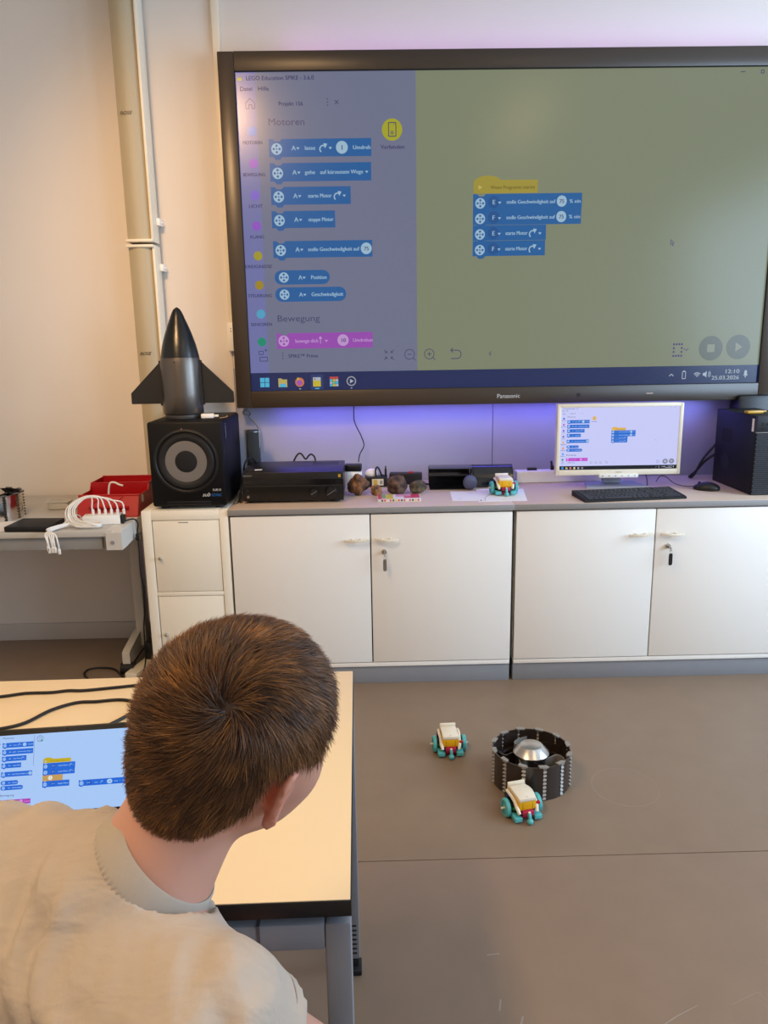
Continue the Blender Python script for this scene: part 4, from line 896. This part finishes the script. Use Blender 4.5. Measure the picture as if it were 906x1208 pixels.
# laptop
t = thing('laptop', 'open black laptop on the cream table in front of the boy, showing block code', 'laptop', (-.4722, -2.0078, .7200), 5.2)
SU = .23296 / 1920; UX0, UX1, UY0, UY1 = -30, 1890, 128, 1090; tilt = 26.3       # the part of the picture this smaller screen shows
ax0, ax1, az0, az1 = (UX0 / 1920 - .5) * .23296, (UX1 / 1920 - .5) * .23296, .0125 + .13104 * (1 - UY1 / 1080), .0125 + .13104 * (1 - UY0 / 1080)
MB().span((ax0 - .008, -.118, .003), (ax1 + .008, .006, .016), .003).build('base', m_black, t)
b = MB()
for x in (-.10, .10):
    for y in (-.105, -.01): b.cyl((x, y, 0), (x, y, .004), .006, n=12)
b.build('rubber_foot', m_rubber, t, kind='stuff')
b = MB()
for r_ in range(5):
    for c in range(13): b.span((-.112 + .0172 * c, -.092 + .0165 * r_, .0158), (-.0972 + .0172 * c, -.0785 + .0165 * r_, .0175))
b.build('key_field', m_key, t, False, kind='stuff')
lid = MB().span((ax0 - .008, -.003, -.001), (ax1 + .008, .004, az1 + .0085), .002).build('lid', m_black, t)
lid.location = (0, .004, .0165); lid.rotation_euler = (-R(tilt), 0, 0)
scr = MB().span((ax0, -.0036, az0), (ax1, -.0028, az1)).build('screen_panel', EM(T_LAP['canvas']), lid, False)
u = UI(lid, -.5 * .23296, .0125 + .13104, .23296, -.0037); u.lay = .00012
sidebar(u, T_LAP); palette(u, T_LAP)
K, B, F = T_LAP['ink'], T_LAP['blue'], T_LAP['glyph']
u.line([(476, 140), (476, 500)], 5, (120, 140, 190), 2); u.out('scroll_bar')
u.ring(543, 188, 36, 4, K, 2, 0, 360, 24).rrect(530, 168, 556, 208, 4, K, 3).rrect(533, 171, 553, 205, 3, T_LAP['canvas'], 4).disc(566, 212, 11, (30, 150, 90), 5); u.out('connect_button', kind='stuff')
u.rect(UX0, 1040, UX1, UY1, T_LAP['bar'], 1); u.out('task_bar')
u.poly([(589, 480), (589, 440), (600, 426), (640, 414), (690, 424), (705, 434), (915, 434), (915, 480)], T_LAP['hat'], 1).poly([(612, 448), (634, 459), (612, 470)], F, 2).text(672, 460, 'Wenn Programm startet', 17, T_LAP['hatk'], 3, sx=.9); u.out('start_block')
for (x1, y0, y1, txt) in ((966, 482, 551, 'starte Motor'), (963, 551, 620, 'starte Motor'), (824, 620, 688, None), (903, 688, 758, 'stoppe Motor')):
    m = (y0 + y1) / 2
    if txt:
        u.block(589, y0, x1, y1, B); u.motor(620, m + 4, 22, F, B).disc(712, m, 25, T_LAP['bluedk'], 2).text(700, m, 'E', 20, F).caret(726, m, F).text(768, m, txt, 19, F)
        if x1 > 910: u.turn(912, m, F, 12).caret(940, m, F)
        u.out('command_block')
    else: u.rect(589, y0, x1, y1, (190, 152, 86), 1).disc(680, m, 26, (225, 220, 205), 2).text(680, m, '1', 20, K, 3, 'CENTER').caret(607, m, (120, 90, 40)); u.out('wait_block')
u.block(1014, 705, 1590, 775, B); u.motor(1046, 743, 24, F, B).disc(1140, 741, 28, T_LAP['bluedk'], 2).text(1112, 741, 'E+F', 19, F).text(1200, 741, 'lasse', 16.5, F, w=36).turn(1284, 741, F).rrect(1345, 714, 1410, 768, 26, F, 2).text(1378, 741, '10', 19, K, 3, 'CENTER').text(1430, 741, 'Grad', 18, F).caret(1500, 741, F).text(1530, 741, 'laufen', 18, F, sx=.7); u.out('command_block')
b = MB(); b.cyl((-.012, -.0028, az1 + .0045), (-.012, -.0034, az1 + .0045), .0015, n=10); b.build('camera_dot', m_gloss, lid)

# ------------------------------------------------------------------ the boy: one continuous body from blended volumes
def surface(prims, lo, hi, h, post=None):
    """blend volumes on a grid and mesh the zero level (surface nets)"""
    lo = np.array(lo, float); n = np.ceil((np.array(hi) - lo) / h).astype(int) + 1
    F = np.full(n, 0.3, np.float32)
    ax = [lo[i] + h * np.arange(n[i]) for i in range(3)]
    for fn, bl, bh, k in prims:
        i0 = np.clip(np.floor((np.array(bl) - 3 * abs(k) - .02 - lo) / h).astype(int), 0, n - 1); i1 = np.clip(np.ceil((np.array(bh) + 3 * abs(k) + .02 - lo) / h).astype(int) + 1, 1, n)
        if (i1 <= i0).any(): continue
        sl = tuple(slice(a, c) for a, c in zip(i0, i1))
        X = np.stack(np.meshgrid(*[ax[i][sl[i]] for i in range(3)], indexing='ij'), -1).astype(np.float32)
        d = fn(X).astype(np.float32); A = F[sl]
        if k > 0:
            hh = np.clip(.5 + .5 * (A - d) / k, 0, 1); F[sl] = A + (d - A) * hh - k * hh * (1 - hh)
        elif k < 0:
            k = -k; hh = np.clip(.5 - .5 * (A + d) / k, 0, 1); F[sl] = A + (-d - A) * hh + k * hh * (1 - hh)
    if post is not None:
        X = np.stack(np.meshgrid(*ax, indexing='ij'), -1).astype(np.float32); F = post(X, F)
    S = F < 0; nx, ny, nz = n - 1
    acc = np.zeros((nx, ny, nz, 3), np.float32); cnt = np.zeros((nx, ny, nz), np.int16)
    corners = [(i, j, k) for i in (0, 1) for j in (0, 1) for k in (0, 1)]
    act = np.zeros((nx, ny, nz), bool); s0 = S[:-1, :-1, :-1]
    for i, j, k in corners: act |= S[i:nx + i, j:ny + j, k:nz + k] != s0
    I = np.argwhere(act); m = len(I); P = np.zeros((m, 3)); C = np.zeros(m)
    for a in corners:
        for d in range(3):
            if a[d] == 1: continue
            c = list(a); c[d] = 1
            fa = F[I[:, 0] + a[0], I[:, 1] + a[1], I[:, 2] + a[2]]; fb = F[I[:, 0] + c[0], I[:, 1] + c[1], I[:, 2] + c[2]]
            x = (fa < 0) != (fb < 0); t = np.where(x, fa / np.where(x, fa - fb, 1), 0)
            q = np.zeros((m, 3)); q[:] = a; q[:, d] += t; P += q * x[:, None]; C += x
    V = lo + h * (I + P / C[:, None])
    idx = np.full((nx, ny, nz), -1, np.int64); idx[I[:, 0], I[:, 1], I[:, 2]] = np.arange(m)
    Q = []
    for d in range(3):
        e1, e2 = [q for q in range(3) if q != d]
        a = S.take(np.arange(n[d] - 1), d); c = S.take(np.arange(1, n[d]), d)
        E = np.argwhere(a != c); E = E[(E[:, e1] > 0) & (E[:, e2] > 0) & (E[:, e1] < n[e1] - 1) & (E[:, e2] < n[e2] - 1)]
        fl_ = a[E[:, 0], E[:, 1], E[:, 2]]
        def g(o1, o2):
            T = E.copy(); T[:, e1] -= o1; T[:, e2] -= o2; return idx[T[:, 0], T[:, 1], T[:, 2]]
        q = np.stack([g(1, 1), g(0, 1), g(0, 0), g(1, 0)], 1)
        if d == 1: fl_ = ~fl_
        q[~fl_] = q[~fl_][:, ::-1]; Q.append(q)
    Q = np.concatenate(Q); Q = Q[(Q >= 0).all(1)]
    return V, Q
def relax(V, Q, it=2, lam=.5):
    e = np.concatenate([Q[:, [0, 1]], Q[:, [1, 2]], Q[:, [2, 3]], Q[:, [3, 0]]]); e = np.concatenate([e, e[:, ::-1]])
    c = np.bincount(e[:, 0], minlength=len(V)).astype(float); c[c == 0] = 1
    for _ in range(it):
        for l in (lam, -lam * 1.04):
            A = np.stack([np.bincount(e[:, 0], V[e[:, 1], k], len(V)) for k in range(3)], 1) / c[:, None]; V = V + l * (A - V)
    return V
def vnormals(V, Q):
    fn = np.cross(V[Q[:, 2]] - V[Q[:, 0]], V[Q[:, 3]] - V[Q[:, 1]]); N = np.zeros_like(V)
    for k in range(4): np.add.at(N, Q[:, k], fn)
    return N / (np.linalg.norm(N, axis=1)[:, None] + 1e-12)
def meshobj(name, V, Q, mat, parent, loc):
    me = bpy.data.meshes.new(name); me.from_pydata((V - np.asarray(loc)).tolist(), [], Q.tolist()); me.materials.append(mat)
    me.polygons.foreach_set('use_smooth', [True] * len(me.polygons)); me.update()
    o = bpy.data.objects.new(name, me); COL.objects.link(o); o.parent = parent; return o
def capsule(a, b, ra, rb, k=.02):
    a = np.array(a, np.float32); b = np.array(b, np.float32); ba = b - a; L2 = float(ba @ ba)
    def f(X):
        t = np.clip(((X - a) @ ba) / L2, 0, 1); return np.linalg.norm(X - a - t[..., None] * ba, axis=-1) - (ra + (rb - ra) * t)
    r = max(ra, rb); return (f, np.minimum(a, b) - r, np.maximum(a, b) + r, k)
def ell(c, rad, rot=None, k=.02):
    c = np.array(c, np.float32); rad = np.array(rad, np.float32); Rm = np.eye(3, dtype=np.float32) if rot is None else np.asarray(rot, np.float32)
    def f(X):
        p = (X - c) @ Rm; k0 = np.linalg.norm(p / rad, axis=-1); k1 = np.linalg.norm(p / (rad * rad), axis=-1); return np.where(k1 > 1e-6, k0 * (k0 - 1) / np.maximum(k1, 1e-6), -rad.min())
    r = rad.max(); return (f, c - r, c + r, k)

# head frame
HC = np.array((-.160, -2.306, 1.050)); YAW, PITCH, ROLL = 46, 14, 20
HR = np.array(Matrix.Rotation(R(-YAW), 3, 'Z') @ Matrix.Rotation(R(-PITCH), 3, 'X') @ Matrix.Rotation(R(ROLL), 3, 'Y'))
def hw(p): return HC + HR @ np.array(p, float)
def hell(c, r, rot=None, k=.02): return ell(hw(c), r, HR if rot is None else HR @ rot, k)
def hcap(a, b, ra, rb, k=.02): return capsule(hw(a), hw(b), ra, rb, k)
# torso joints
SHR = np.array((-.172, -2.468, .862)); SHL = np.array((-.402, -2.290, .872)); NCK = np.array((-.242, -2.357, .925)); ND = np.array((.70, .13, .69)); ND /= np.linalg.norm(ND)
PE = np.array((-.37, -2.63, .53)); NB = NCK - ND * .012; CH = np.array((-.272, -2.402, .800))
RT = (SHR - SHL) / np.linalg.norm(SHR - SHL); SPN = (NB - PE) / np.linalg.norm(NB - PE); FWD = np.cross(SPN, RT); FWD /= np.linalg.norm(FWD); FWD = FWD if FWD[1] > 0 else -FWD
UPT = np.cross(RT, FWD); TR = np.stack([RT, FWD, UPT if UPT[2] > 0 else -UPT], 1)
ELR = SHR + np.array((.122, .034, -.135)); WRR = np.array((-.165, -2.285, .612)); ELL = np.array((-.545, -2.235, .775)); WRL = np.array((-.665, -2.10, .752))
KNR = np.array((-.12, -2.30, .50)); KNL = np.array((-.38, -2.24, .50)); ANR = np.array((-.12, -2.28, .08)); ANL = np.array((-.38, -2.22, .08)); HPR = PE + RT * .075; HPL = PE - RT * .075
def torso(o):
    n0 = NCK - ND * .066; TRL = np.array((-.318, -2.314, .886))
    return [ell(CH - SPN * .02, (.140 + o, .086 + o, .125 + o), TR, .05), ell((CH + PE) / 2, (.122 + o, .088 + o, .15 + o), TR, .06), ell(PE + SPN * .02, (.135 + o, .10 + o, .11 + o), TR, .05),
            capsule(n0, SHR, .040 + o, .044 + o, .035), capsule(n0, SHL, .040 + o, .046 + o, .035), capsule(TRL, SHL, .042 + o, .044 + o, .03), capsule(TRL, n0, .042 + o, .044 + o, .03), capsule(n0 - SPN * .03, NCK - ND * .012, .050 + o, .047 + o, .03),
            capsule(SHL - FWD * .022 - SPN * .03, SHR - FWD * .022 - SPN * .03, .050 + o, .046 + o, .04), capsule(SHL - FWD * .01 - SPN * .04, PE - RT * .06 + SPN * .05, .055 + o, .075 + o, .05)]
body = torso(0)
body += [capsule(SHR, ELR, .043, .037, .03), capsule(ELR, WRR, .033, .022, .02), capsule(SHL, ELL, .040, .034, .03), capsule(ELL, WRL, .033, .022, .02)]
body += [capsule(HPR, KNR, .072, .052, .05), capsule(HPL, KNL, .072, .052, .05), capsule(KNR, ANR, .048, .032, .03), capsule(KNL, ANL, .048, .032, .03)]
def hand(w, d, nrm, s):
    d = np.array(d, float); d /= np.linalg.norm(d); nrm = np.array(nrm, float); nrm -= d * (nrm @ d); nrm /= np.linalg.norm(nrm); x = np.cross(d, nrm) * s
    Rm = np.stack([x, d, nrm], 1); out = [ell(w + d * .040, (.034, .045, .014), Rm, .012)]
    for i, L in enumerate((.058, .066, .062, .048)):
        p0 = w + d * .074 + x * (.024 - .016 * i); p1 = p0 + d * L * .5 + nrm * -.004; p2 = p1 + d * L * .45 - nrm * .012
        out += [capsule(p0 - d * .012, p1, .0078, .0072, .005), capsule(p1, p2, .0072, .006, .004)]
    p0 = w + d * .022 + x * .028; p1 = p0 + d * .028 + x * .022 - nrm * .006; p2 = p1 + d * .026 + x * .004 - nrm * .006
    return out + [capsule(p0, p1, .011, .009, .008), capsule(p1, p2, .009, .007, .005)]
body += hand(WRR, (-.15, .9, -.30), (0, 0.3, 1), -1) + hand(WRL, (.1, .95, -.10), (0, .1, 1), 1)
body += [capsule(NCK - ND * .03, hw((0, -.026, -.055)), .051, .051, .03), capsule(NCK + FWD * .012, hw((0, .004, -.06)), .040, .038, .03)]
body += [hell((0, -.010, .016), (.0735, .092, .080), None, .02), hell((0, -.034, -.034), (.062, .056, .060), None, .03), hell((0, .022, -.022), (.062, .066, .080), None, .03), hell((0, .045, -.075), (.042, .034, .030), None, .03), hell((0, .060, -.092), (.022, .018, .016), None, .02),
         hell((.043, .044, -.038), (.028, .034, .040), None, .02), hell((-.043, .044, -.038), (.028, .034, .040), None, .02), hell((.038, .020, -.075), (.024, .032, .022), None, .025), hell((-.038, .020, -.075), (.024, .032, .022), None, .025),
         hell((0, .074, .020), (.045, .014, .012), None, .02), hcap((0, .086, .002), (0, .099, -.028), .007, .010, .010), hell((.009, .090, -.031), (.008, .008, .006), None, .006), hell((-.009, .090, -.031), (.008, .008, .006), None, .006),
         hell((0, .083, -.053), (.020, .009, .006), None, .005), hell((0, .082, -.064), (.017, .009, .006), None, .005), hell((0, .095, -.0585), (.022, .008, .0016), None, -.003),
         hell((.030, .088, .0), (.016, .012, .010), None, -.008), hell((-.030, .088, .0), (.016, .012, .010), None, -.008)]
for s in (-1, 1):
    E1 = np.array(Matrix.Rotation(R(s * 30), 3, 'Z') @ Matrix.Rotation(R(10), 3, 'X'))
    c = np.array((s * .0800, .006, -.026))
    body += [hell(c, (.0052, .0175, .030), E1, .006), hell(c + (s * .001, -.004, -.027), (.0058, .010, .010), E1, .006), hell(c + (s * -.006, -.004, 0), (.010, .012, .022), E1, .008)]
    rim = [c + E1 @ np.array((s * .003, .0168 * math.sin(a) - .001, .030 * math.cos(a))) for a in np.linspace(-2.6, 1.2, 9)]
    for p, q in zip(rim[:-1], rim[1:]): body.append(hcap(p, q, .0036, .0036, .004))
    body.append(hell(c + E1 @ np.array((s * .0085, .004, .002)), (.0062, .011, .019), E1, -.004))
lo, hi = (-.76, -2.80, .03), (.04, -1.93, 1.19)
V, Q = surface(body, lo, hi, .0042); V = relax(V, Q, 2); NV = vnormals(V, Q)
m_skin = bpy.data.materials.new('skin'); m_skin.use_nodes = True; nt = m_skin.node_tree; pb = nt.nodes['Principled BSDF']
at_ = nt.nodes.new('ShaderNodeAttribute'); at_.attribute_name = 'tone'; mx = nt.nodes.new('ShaderNodeMix'); mx.data_type = 'RGBA'; mx.inputs[6].default_value = L3((188, 140, 120)); mx.inputs[7].default_value = L3((200, 88, 64))
nt.links.new(at_.outputs['Fac'], mx.inputs[0]); nt.links.new(mx.outputs[2], pb.inputs['Base Color'])
pb.inputs['Roughness'].default_value = .5; pb.inputs['Subsurface Weight'].default_value = .25; pb.inputs['Subsurface Radius'].default_value = (.012, .004, .002)
boy = thing('person', 'brown haired boy in a beige T-shirt seen from behind, leaning over the cream table', 'person', (-.36, -2.60, 0))
BL = np.array(boy.location)
bo = meshobj('body', V, Q, m_skin, boy, BL)
PL = (V - HC) @ HR
ear = np.exp(-(((np.abs(PL[:, 0]) - .082) / .010) ** 2 + ((PL[:, 1] + .002) / .020) ** 2 + ((PL[:, 2] + .024) / .030) ** 2)) * (np.abs(PL[:, 0]) > .070)
a = bo.data.attributes.new('tone', 'FLOAT', 'POINT'); a.data.foreach_set('value', np.clip(ear * .95, 0, 1).astype(np.float32))
for s in (-1, 1):
    p = hw((s * .030, .074, .0)) - BL; b = MB(); b.ball(p, .0115, 18); e = b.build('eye', M('eye_white', (230, 226, 220), .2), boy)
    b = MB(); b.ball(p + HR @ np.array((0, .0075, 0)), (.0055, .0055, .0055), 14); b.build('iris', M('iris_brown', (70, 46, 30), .15), e)
# hair: scalp shell plus strands
HT_AZ = [0, 30, 50, 62, 70, 78, 84, 92, 100, 112, 130, 150, 180]
HT_Z = [.062, .056, .036, .010, -.022, -.030, .004, .000, -.026, -.060, -.074, -.080, -.080]
def hairmask(P):
    az = np.degrees(np.arctan2(np.abs(P[:, 0]), P[:, 1])); return P[:, 2] - np.interp(az, HT_AZ, HT_Z)
r_ear = (np.abs(PL[:, 0]) > .0705) & (np.abs(PL[:, 1] - .003) < .026) & (PL[:, 2] < .018)
rad = np.linalg.norm(PL * (1 / .0735, 1 / .094, 1 / .085), axis=1)
HM = hairmask(PL); inhair = (HM > 0) & ~r_ear & (rad < 1.5) & (PL[:, 2] > -.12)
fq = inhair[Q].all(1); QH = Q[fq]
m_hair = bpy.data.materials.new('hair'); m_hair.use_nodes = True; nt = m_hair.node_tree; pb = nt.nodes['Principled BSDF']
at_ = nt.nodes.new('ShaderNodeAttribute'); at_.attribute_name = 'shade'; cr = nt.nodes.new('ShaderNodeValToRGB'); nt.links.new(at_.outputs['Fac'], cr.inputs[0]); nt.links.new(cr.outputs[0], pb.inputs['Base Color'])
cr.color_ramp.elements[0].color = L3((40, 22, 11)); cr.color_ramp.elements[1].color = L3((160, 108, 52)); e = cr.color_ramp.elements.new(.55); e.color = L3((98, 64, 33))
pb.inputs['Roughness'].default_value = .5; pb.inputs['Specular IOR Level'].default_value = .35
used = np.unique(QH); mp = -np.ones(len(V), int); mp[used] = np.arange(len(used)); thick = np.clip(HM[used] / .02, 0, 1) * .0035 + .0010
VS = V[used] + NV[used] * thick[:, None]
so = meshobj('hair', VS, mp[QH], m_hair, boy, BL)
a = so.data.attributes.new('shade', 'FLOAT', 'POINT'); a.data.foreach_set('value', np.full(len(used), .12, np.float32))
tri = np.concatenate([QH[:, [0, 1, 2]], QH[:, [0, 2, 3]]]); A_ = np.linalg.norm(np.cross(V[tri[:, 1]] - V[tri[:, 0]], V[tri[:, 2]] - V[tri[:, 0]]), axis=1)
NS = 42000; pick = rng.choice(len(tri), NS, p=A_ / A_.sum()); bw_ = rng.dirichlet((1, 1, 1), NS)
RP = (V[tri[pick]] * bw_[..., None]).sum(1); RN = (NV[tri[pick]] * bw_[..., None]).sum(1); RN /= np.linalg.norm(RN, axis=1)[:, None]
RL = (RP - HC) @ HR; LNm = RN @ HR
WHP = np.array((0.0154, .976, -.2173)) * 1.0 + np.array((.99969, -.01922, -.01581)) * ((270 - 453) / 904.8) - np.array((.01961, .21704, .97597)) * ((834 - 604) / 904.8)
_o = (np.array((-.0289, -3.0049, 1.4132)) - HC) @ HR; _d = WHP @ HR; _q = np.array((.0745, .094, .082)); _o2 = _o / _q; _d2 = _d / _q
_b = _o2 @ _d2; _t = (-_b - math.sqrt(max(0, _b * _b - (_d2 @ _d2) * (_o2 @ _o2 - 1)))) / (_d2 @ _d2)
WH = _o + _d * _t                                                  # crown of the head, where the hair parts
d = RL - WH; dist = np.linalg.norm(d, axis=1); T = d - (d * LNm).sum(1)[:, None] * LNm; T /= np.linalg.norm(T, axis=1)[:, None] + 1e-9
sw = np.radians(22 + 45 * np.exp(-dist / .045)); T = T * np.cos(sw)[:, None] - np.cross(LNm, T) * np.sin(sw)[:, None]
low = np.clip((.02 - RL[:, 2]) / .08, 0, 1); down = np.array((0, -.1, -1.0)); down_t = down - (LNm @ down)[:, None] * LNm; T = T * (1 - .6 * low)[:, None] + down_t * (.6 * low)[:, None]
def clump(P, cell):
    g = np.floor(P / cell).astype(np.int64); hsh = (g[:, 0] * 73856093 ^ g[:, 1] * 19349663 ^ g[:, 2] * 83492791) % 100003
    t = np.random.default_rng(5).normal(size=(100003, 3)); return t[hsh]
J = clump(RL + rng.normal(size=RL.shape) * .0012, .009) * .16 + rng.normal(size=RL.shape) * .16 + np.exp(-dist / .010)[:, None] * rng.normal(size=RL.shape) * .9
T = T + J; T -= (T * LNm).sum(1)[:, None] * LNm; T /= np.linalg.norm(T, axis=1)[:, None]
edge = np.clip(hairmask(RL) / .035, 0, 1); Ln = (.010 + .020 * edge) * rng.uniform(.75, 1.15, NS); lift = (.42 + .45 * np.exp(-dist / .016)) * (0.45 + .55 * edge) * rng.uniform(.7, 1.2, NS)
SEG = 4; pts = [RL + LNm * (.0008 + .0025 * np.clip(hairmask(RL) / .02, 0, 1))[:, None]]; dirs = T + LNm * lift[:, None]; dirs /= np.linalg.norm(dirs, axis=1)[:, None]
C0 = np.array((0, -.008, .008))
for s in range(SEG):
    p = pts[-1] + dirs * (Ln / SEG)[:, None]; pts.append(p)
    q = (p - C0) / np.array((.0735, .092, .085)); n2 = q / np.array((.0735, .092, .085)); n2 /= np.linalg.norm(n2, axis=1)[:, None]
    dirs = dirs - n2 * (.22 * np.clip((dirs * n2).sum(1) + .12, 0, 1))[:, None]; dirs[:, 2] -= .05; dirs /= np.linalg.norm(dirs, axis=1)[:, None]
side = np.cross(LNm, T); tw = rng.normal(size=NS) * .5; side = side * np.cos(tw)[:, None] + LNm * np.sin(tw)[:, None]
HV = []; 
for s in range(SEG + 1):
    w = .00046 * (1 - (s / SEG) ** 1.5 * .9); HV += [pts[s] + side * w, pts[s] - side * w]
HV = np.stack(HV, 1).reshape(-1, 3); k = 2 * (SEG + 1); base = np.arange(NS)[:, None] * k
HQ = np.concatenate([base + np.array((2 * s, 2 * s + 1, 2 * s + 3, 2 * s + 2)) for s in range(SEG)], 0)
ho = meshobj('hair_strands', HV @ HR.T + HC, HQ, m_hair, so, BL); ho['kind'] = 'stuff'
shv = np.repeat(np.clip(.42 + .16 * clump(RL, .012)[:, 0] + rng.normal(size=NS) * .17, 0, 1), k).reshape(NS, k); shv *= np.linspace(.7, 1.1, k); a = ho.data.attributes.new('shade', 'FLOAT', 'POINT'); a.data.foreach_set('value', np.clip(shv, 0, 1).reshape(-1).astype(np.float32))

# T-shirt
ADR = (ELR - SHR) / np.linalg.norm(ELR - SHR); ADL = (ELL - SHL) / np.linalg.norm(ELL - SHL); SLR, SLL = .058, .13
sh = torso(.012) + [capsule(SHR, SHR + ADR * SLR, .056, .058, .03), capsule(SHL, SHL + ADL * SLL, .058, .060, .03), capsule(NCK - ND * .050, NCK - ND * .004, .074, .0575, .02)]
def folds(X, Fd):
    q = X - CH; a = q @ RT; c = q @ SPN; e = q @ FWD
    w = 1.6 * (.0020 * np.sin(150 * (c * .72 + a * .69) + 2.6 * np.sin(31 * a + 1.0) + 1.8 * np.sin(43 * c)) + .0011 * np.sin(290 * (c * .6 + a * .8) + 3 * np.sin(51 * c + 31 * a)) + .0026 * np.sin(84 * (a * .5 + c * .86) + 2.4 * np.sin(29 * e + 20 * a)))
    w = w * np.clip((np.linalg.norm(X - (SHR + ADR * SLR), axis=-1) - .05) / .05, .25, 1) * np.clip((np.linalg.norm(X - NCK, axis=-1) - .06) / .05, 0, 1) * (.6 + .4 * np.sin(27 * a + 3 * np.sin(19 * c)))
    Fd = Fd - w
    cut = lambda F_, n_, p_: np.maximum(F_, (X - p_) @ n_)
    dR = np.linalg.norm(np.cross(X - SHR, ADR), axis=-1); dL = np.linalg.norm(np.cross(X - SHL, ADL), axis=-1)
    sR = (X - SHR) @ ADR; sL = (X - SHL) @ ADL
    Fd = np.where((sR > .03) & (dR < .10) & (a > .08), np.maximum(Fd, sR - SLR), Fd); Fd = np.where((sL > .03) & (dL < .10) & (a < -.10), np.maximum(Fd, sL - SLL), Fd)
    Fd = np.maximum(Fd, -((X - PE) @ SPN) - .03)
    nk = np.maximum(np.linalg.norm(np.cross(X - NCK, ND), axis=-1) - .068, -((X - NCK) @ ND)); return np.maximum(Fd, -nk)
VT, QT = surface(sh, (-.66, -2.82, .42), (.05, -2.08, 1.02), .0055, folds); VT = relax(VT, QT, 2)
m_shirt = M('tshirt_beige', (176, 163, 149), .9, var=.03, scale=60, bump=.25, bscale=90, spec=.2)
nt = m_shirt.node_tree; tc = nt.nodes.new('ShaderNodeTexCoord'); mp = nt.nodes.new('ShaderNodeMapping'); mp.inputs['Rotation'].default_value = (R(20), R(38), R(25)); mp.inputs['Scale'].default_value = (7, 22, 26)
n3 = nt.nodes.new('ShaderNodeTexNoise'); n3.inputs['Scale'].default_value = 1.6; n3.inputs['Detail'].default_value = 2; n3.inputs['Distortion'].default_value = .6
nt.links.new(tc.outputs['Object'], mp.inputs['Vector']); nt.links.new(mp.outputs['Vector'], n3.inputs['Vector'])
b3 = nt.nodes.new('ShaderNodeBump'); b3.inputs['Strength'].default_value = .30; b3.inputs['Distance'].default_value = .016; nt.links.new(n3.outputs['Fac'], b3.inputs['Height'])
b4 = [q for q in nt.nodes if q.type == 'BUMP' and q != b3][0]; nt.links.new(b3.outputs['Normal'], b4.inputs['Normal'])
shirt = meshobj('t_shirt', VT, QT, m_shirt, boy, BL)
# ribbed collar band around the neck
x1 = np.cross(ND, (0, 0, 1.0)); x1 /= np.linalg.norm(x1); x2 = np.cross(ND, x1); b = MB(); nn = 150; v = []
prof = [(.0660, -.008), (.0658, -.001), (.0612, .008), (.0578, .017), (.0558, .0185), (.0540, .016), (.0556, .005), (.0570, -.010)]
for i in range(nn):
    a = 2 * math.pi * i / nn; dr = x1 * math.cos(a) + x2 * math.sin(a)
    for j, (r_, z_) in enumerate(prof): v.append(NCK - BL + dr * (r_ + (.0012 * (i % 2) if j < 2 else 0)) + ND * z_)
f = [(i * 8 + j, ((i + 1) % nn) * 8 + j, ((i + 1) % nn) * 8 + (j + 1) % 8, i * 8 + (j + 1) % 8) for i in range(nn) for j in range(8)]
b.add(v, f); b.build('collar', M('collar_beige', (168, 158, 146), .9, var=.04, scale=200, spec=.2), shirt)
# sleeve seam
x1 = np.cross(ADR, (0, 0, 1.0)); x1 /= np.linalg.norm(x1); x2 = np.cross(ADR, x1); b = MB()
b.tube([SHR - BL + ADR * (SLR - .016) + (x1 * math.cos(a) + x2 * math.sin(a)) * .0582 for a in np.linspace(0, 6.28, 40, endpoint=False)], .0012, 5, 1, closed=True); b.build('hem_seam', M('seam_grey', (140, 128, 118), .9), shirt)
# trousers, shoes and the stool he sits on
tr = [ell(PE - SPN * .005, (.15, .115, .10), TR, .05), capsule(HPR, KNR, .084, .064, .05), capsule(HPL, KNL, .084, .064, .05), capsule(KNR, ANR + (0, 0, .02), .062, .050, .03), capsule(KNL, ANL + (0, 0, .02), .062, .050, .03)]
VT2, QT2 = surface(tr, (-.60, -2.85, .03), (.05, -2.05, .68), .008); VT2 = relax(VT2, QT2, 2)
meshobj('trousers', VT2, QT2, M('denim_grey', (70, 76, 88), .9, var=.12, scale=120), boy, BL)
for an in (ANR, ANL):
    pr_ = [ell((an[0], an[1] + .05, .040), (.042, .11, .040), None, .02), capsule((an[0], an[1] - .01, .05), (an[0], an[1] - .005, .10), .042, .044, .02)]
    Vs, Qs = surface(pr_ + [((lambda X: X[..., 2] - .002), (-9, -9, -9), (9, 9, .0), -.002)], (an[0] - .08, an[1] - .10, -.03), (an[0] + .08, an[1] + .19, .17), .006)
    meshobj('shoe', Vs, Qs, M('shoe_black', (30, 30, 34), .6), boy, BL)
t = thing('stool', 'plain grey stool under the boy, outside the picture', 'stool', (-.37, -2.66, 0), 20)
MB().lathe([(1e-4, .405), (.165, .405), (.175, .412), (.175, .43), (.168, .438), (1e-4, .44)], 40).build('seat', m_pframe, t)
for a in (45, 135, 225, 315):
    b = MB(); b.cyl((.19 * math.cos(R(a)), .19 * math.sin(R(a)), 0), (.12 * math.cos(R(a)), .12 * math.sin(R(a)), .406), .012, n=12); b.build('leg', m_pframe, t)
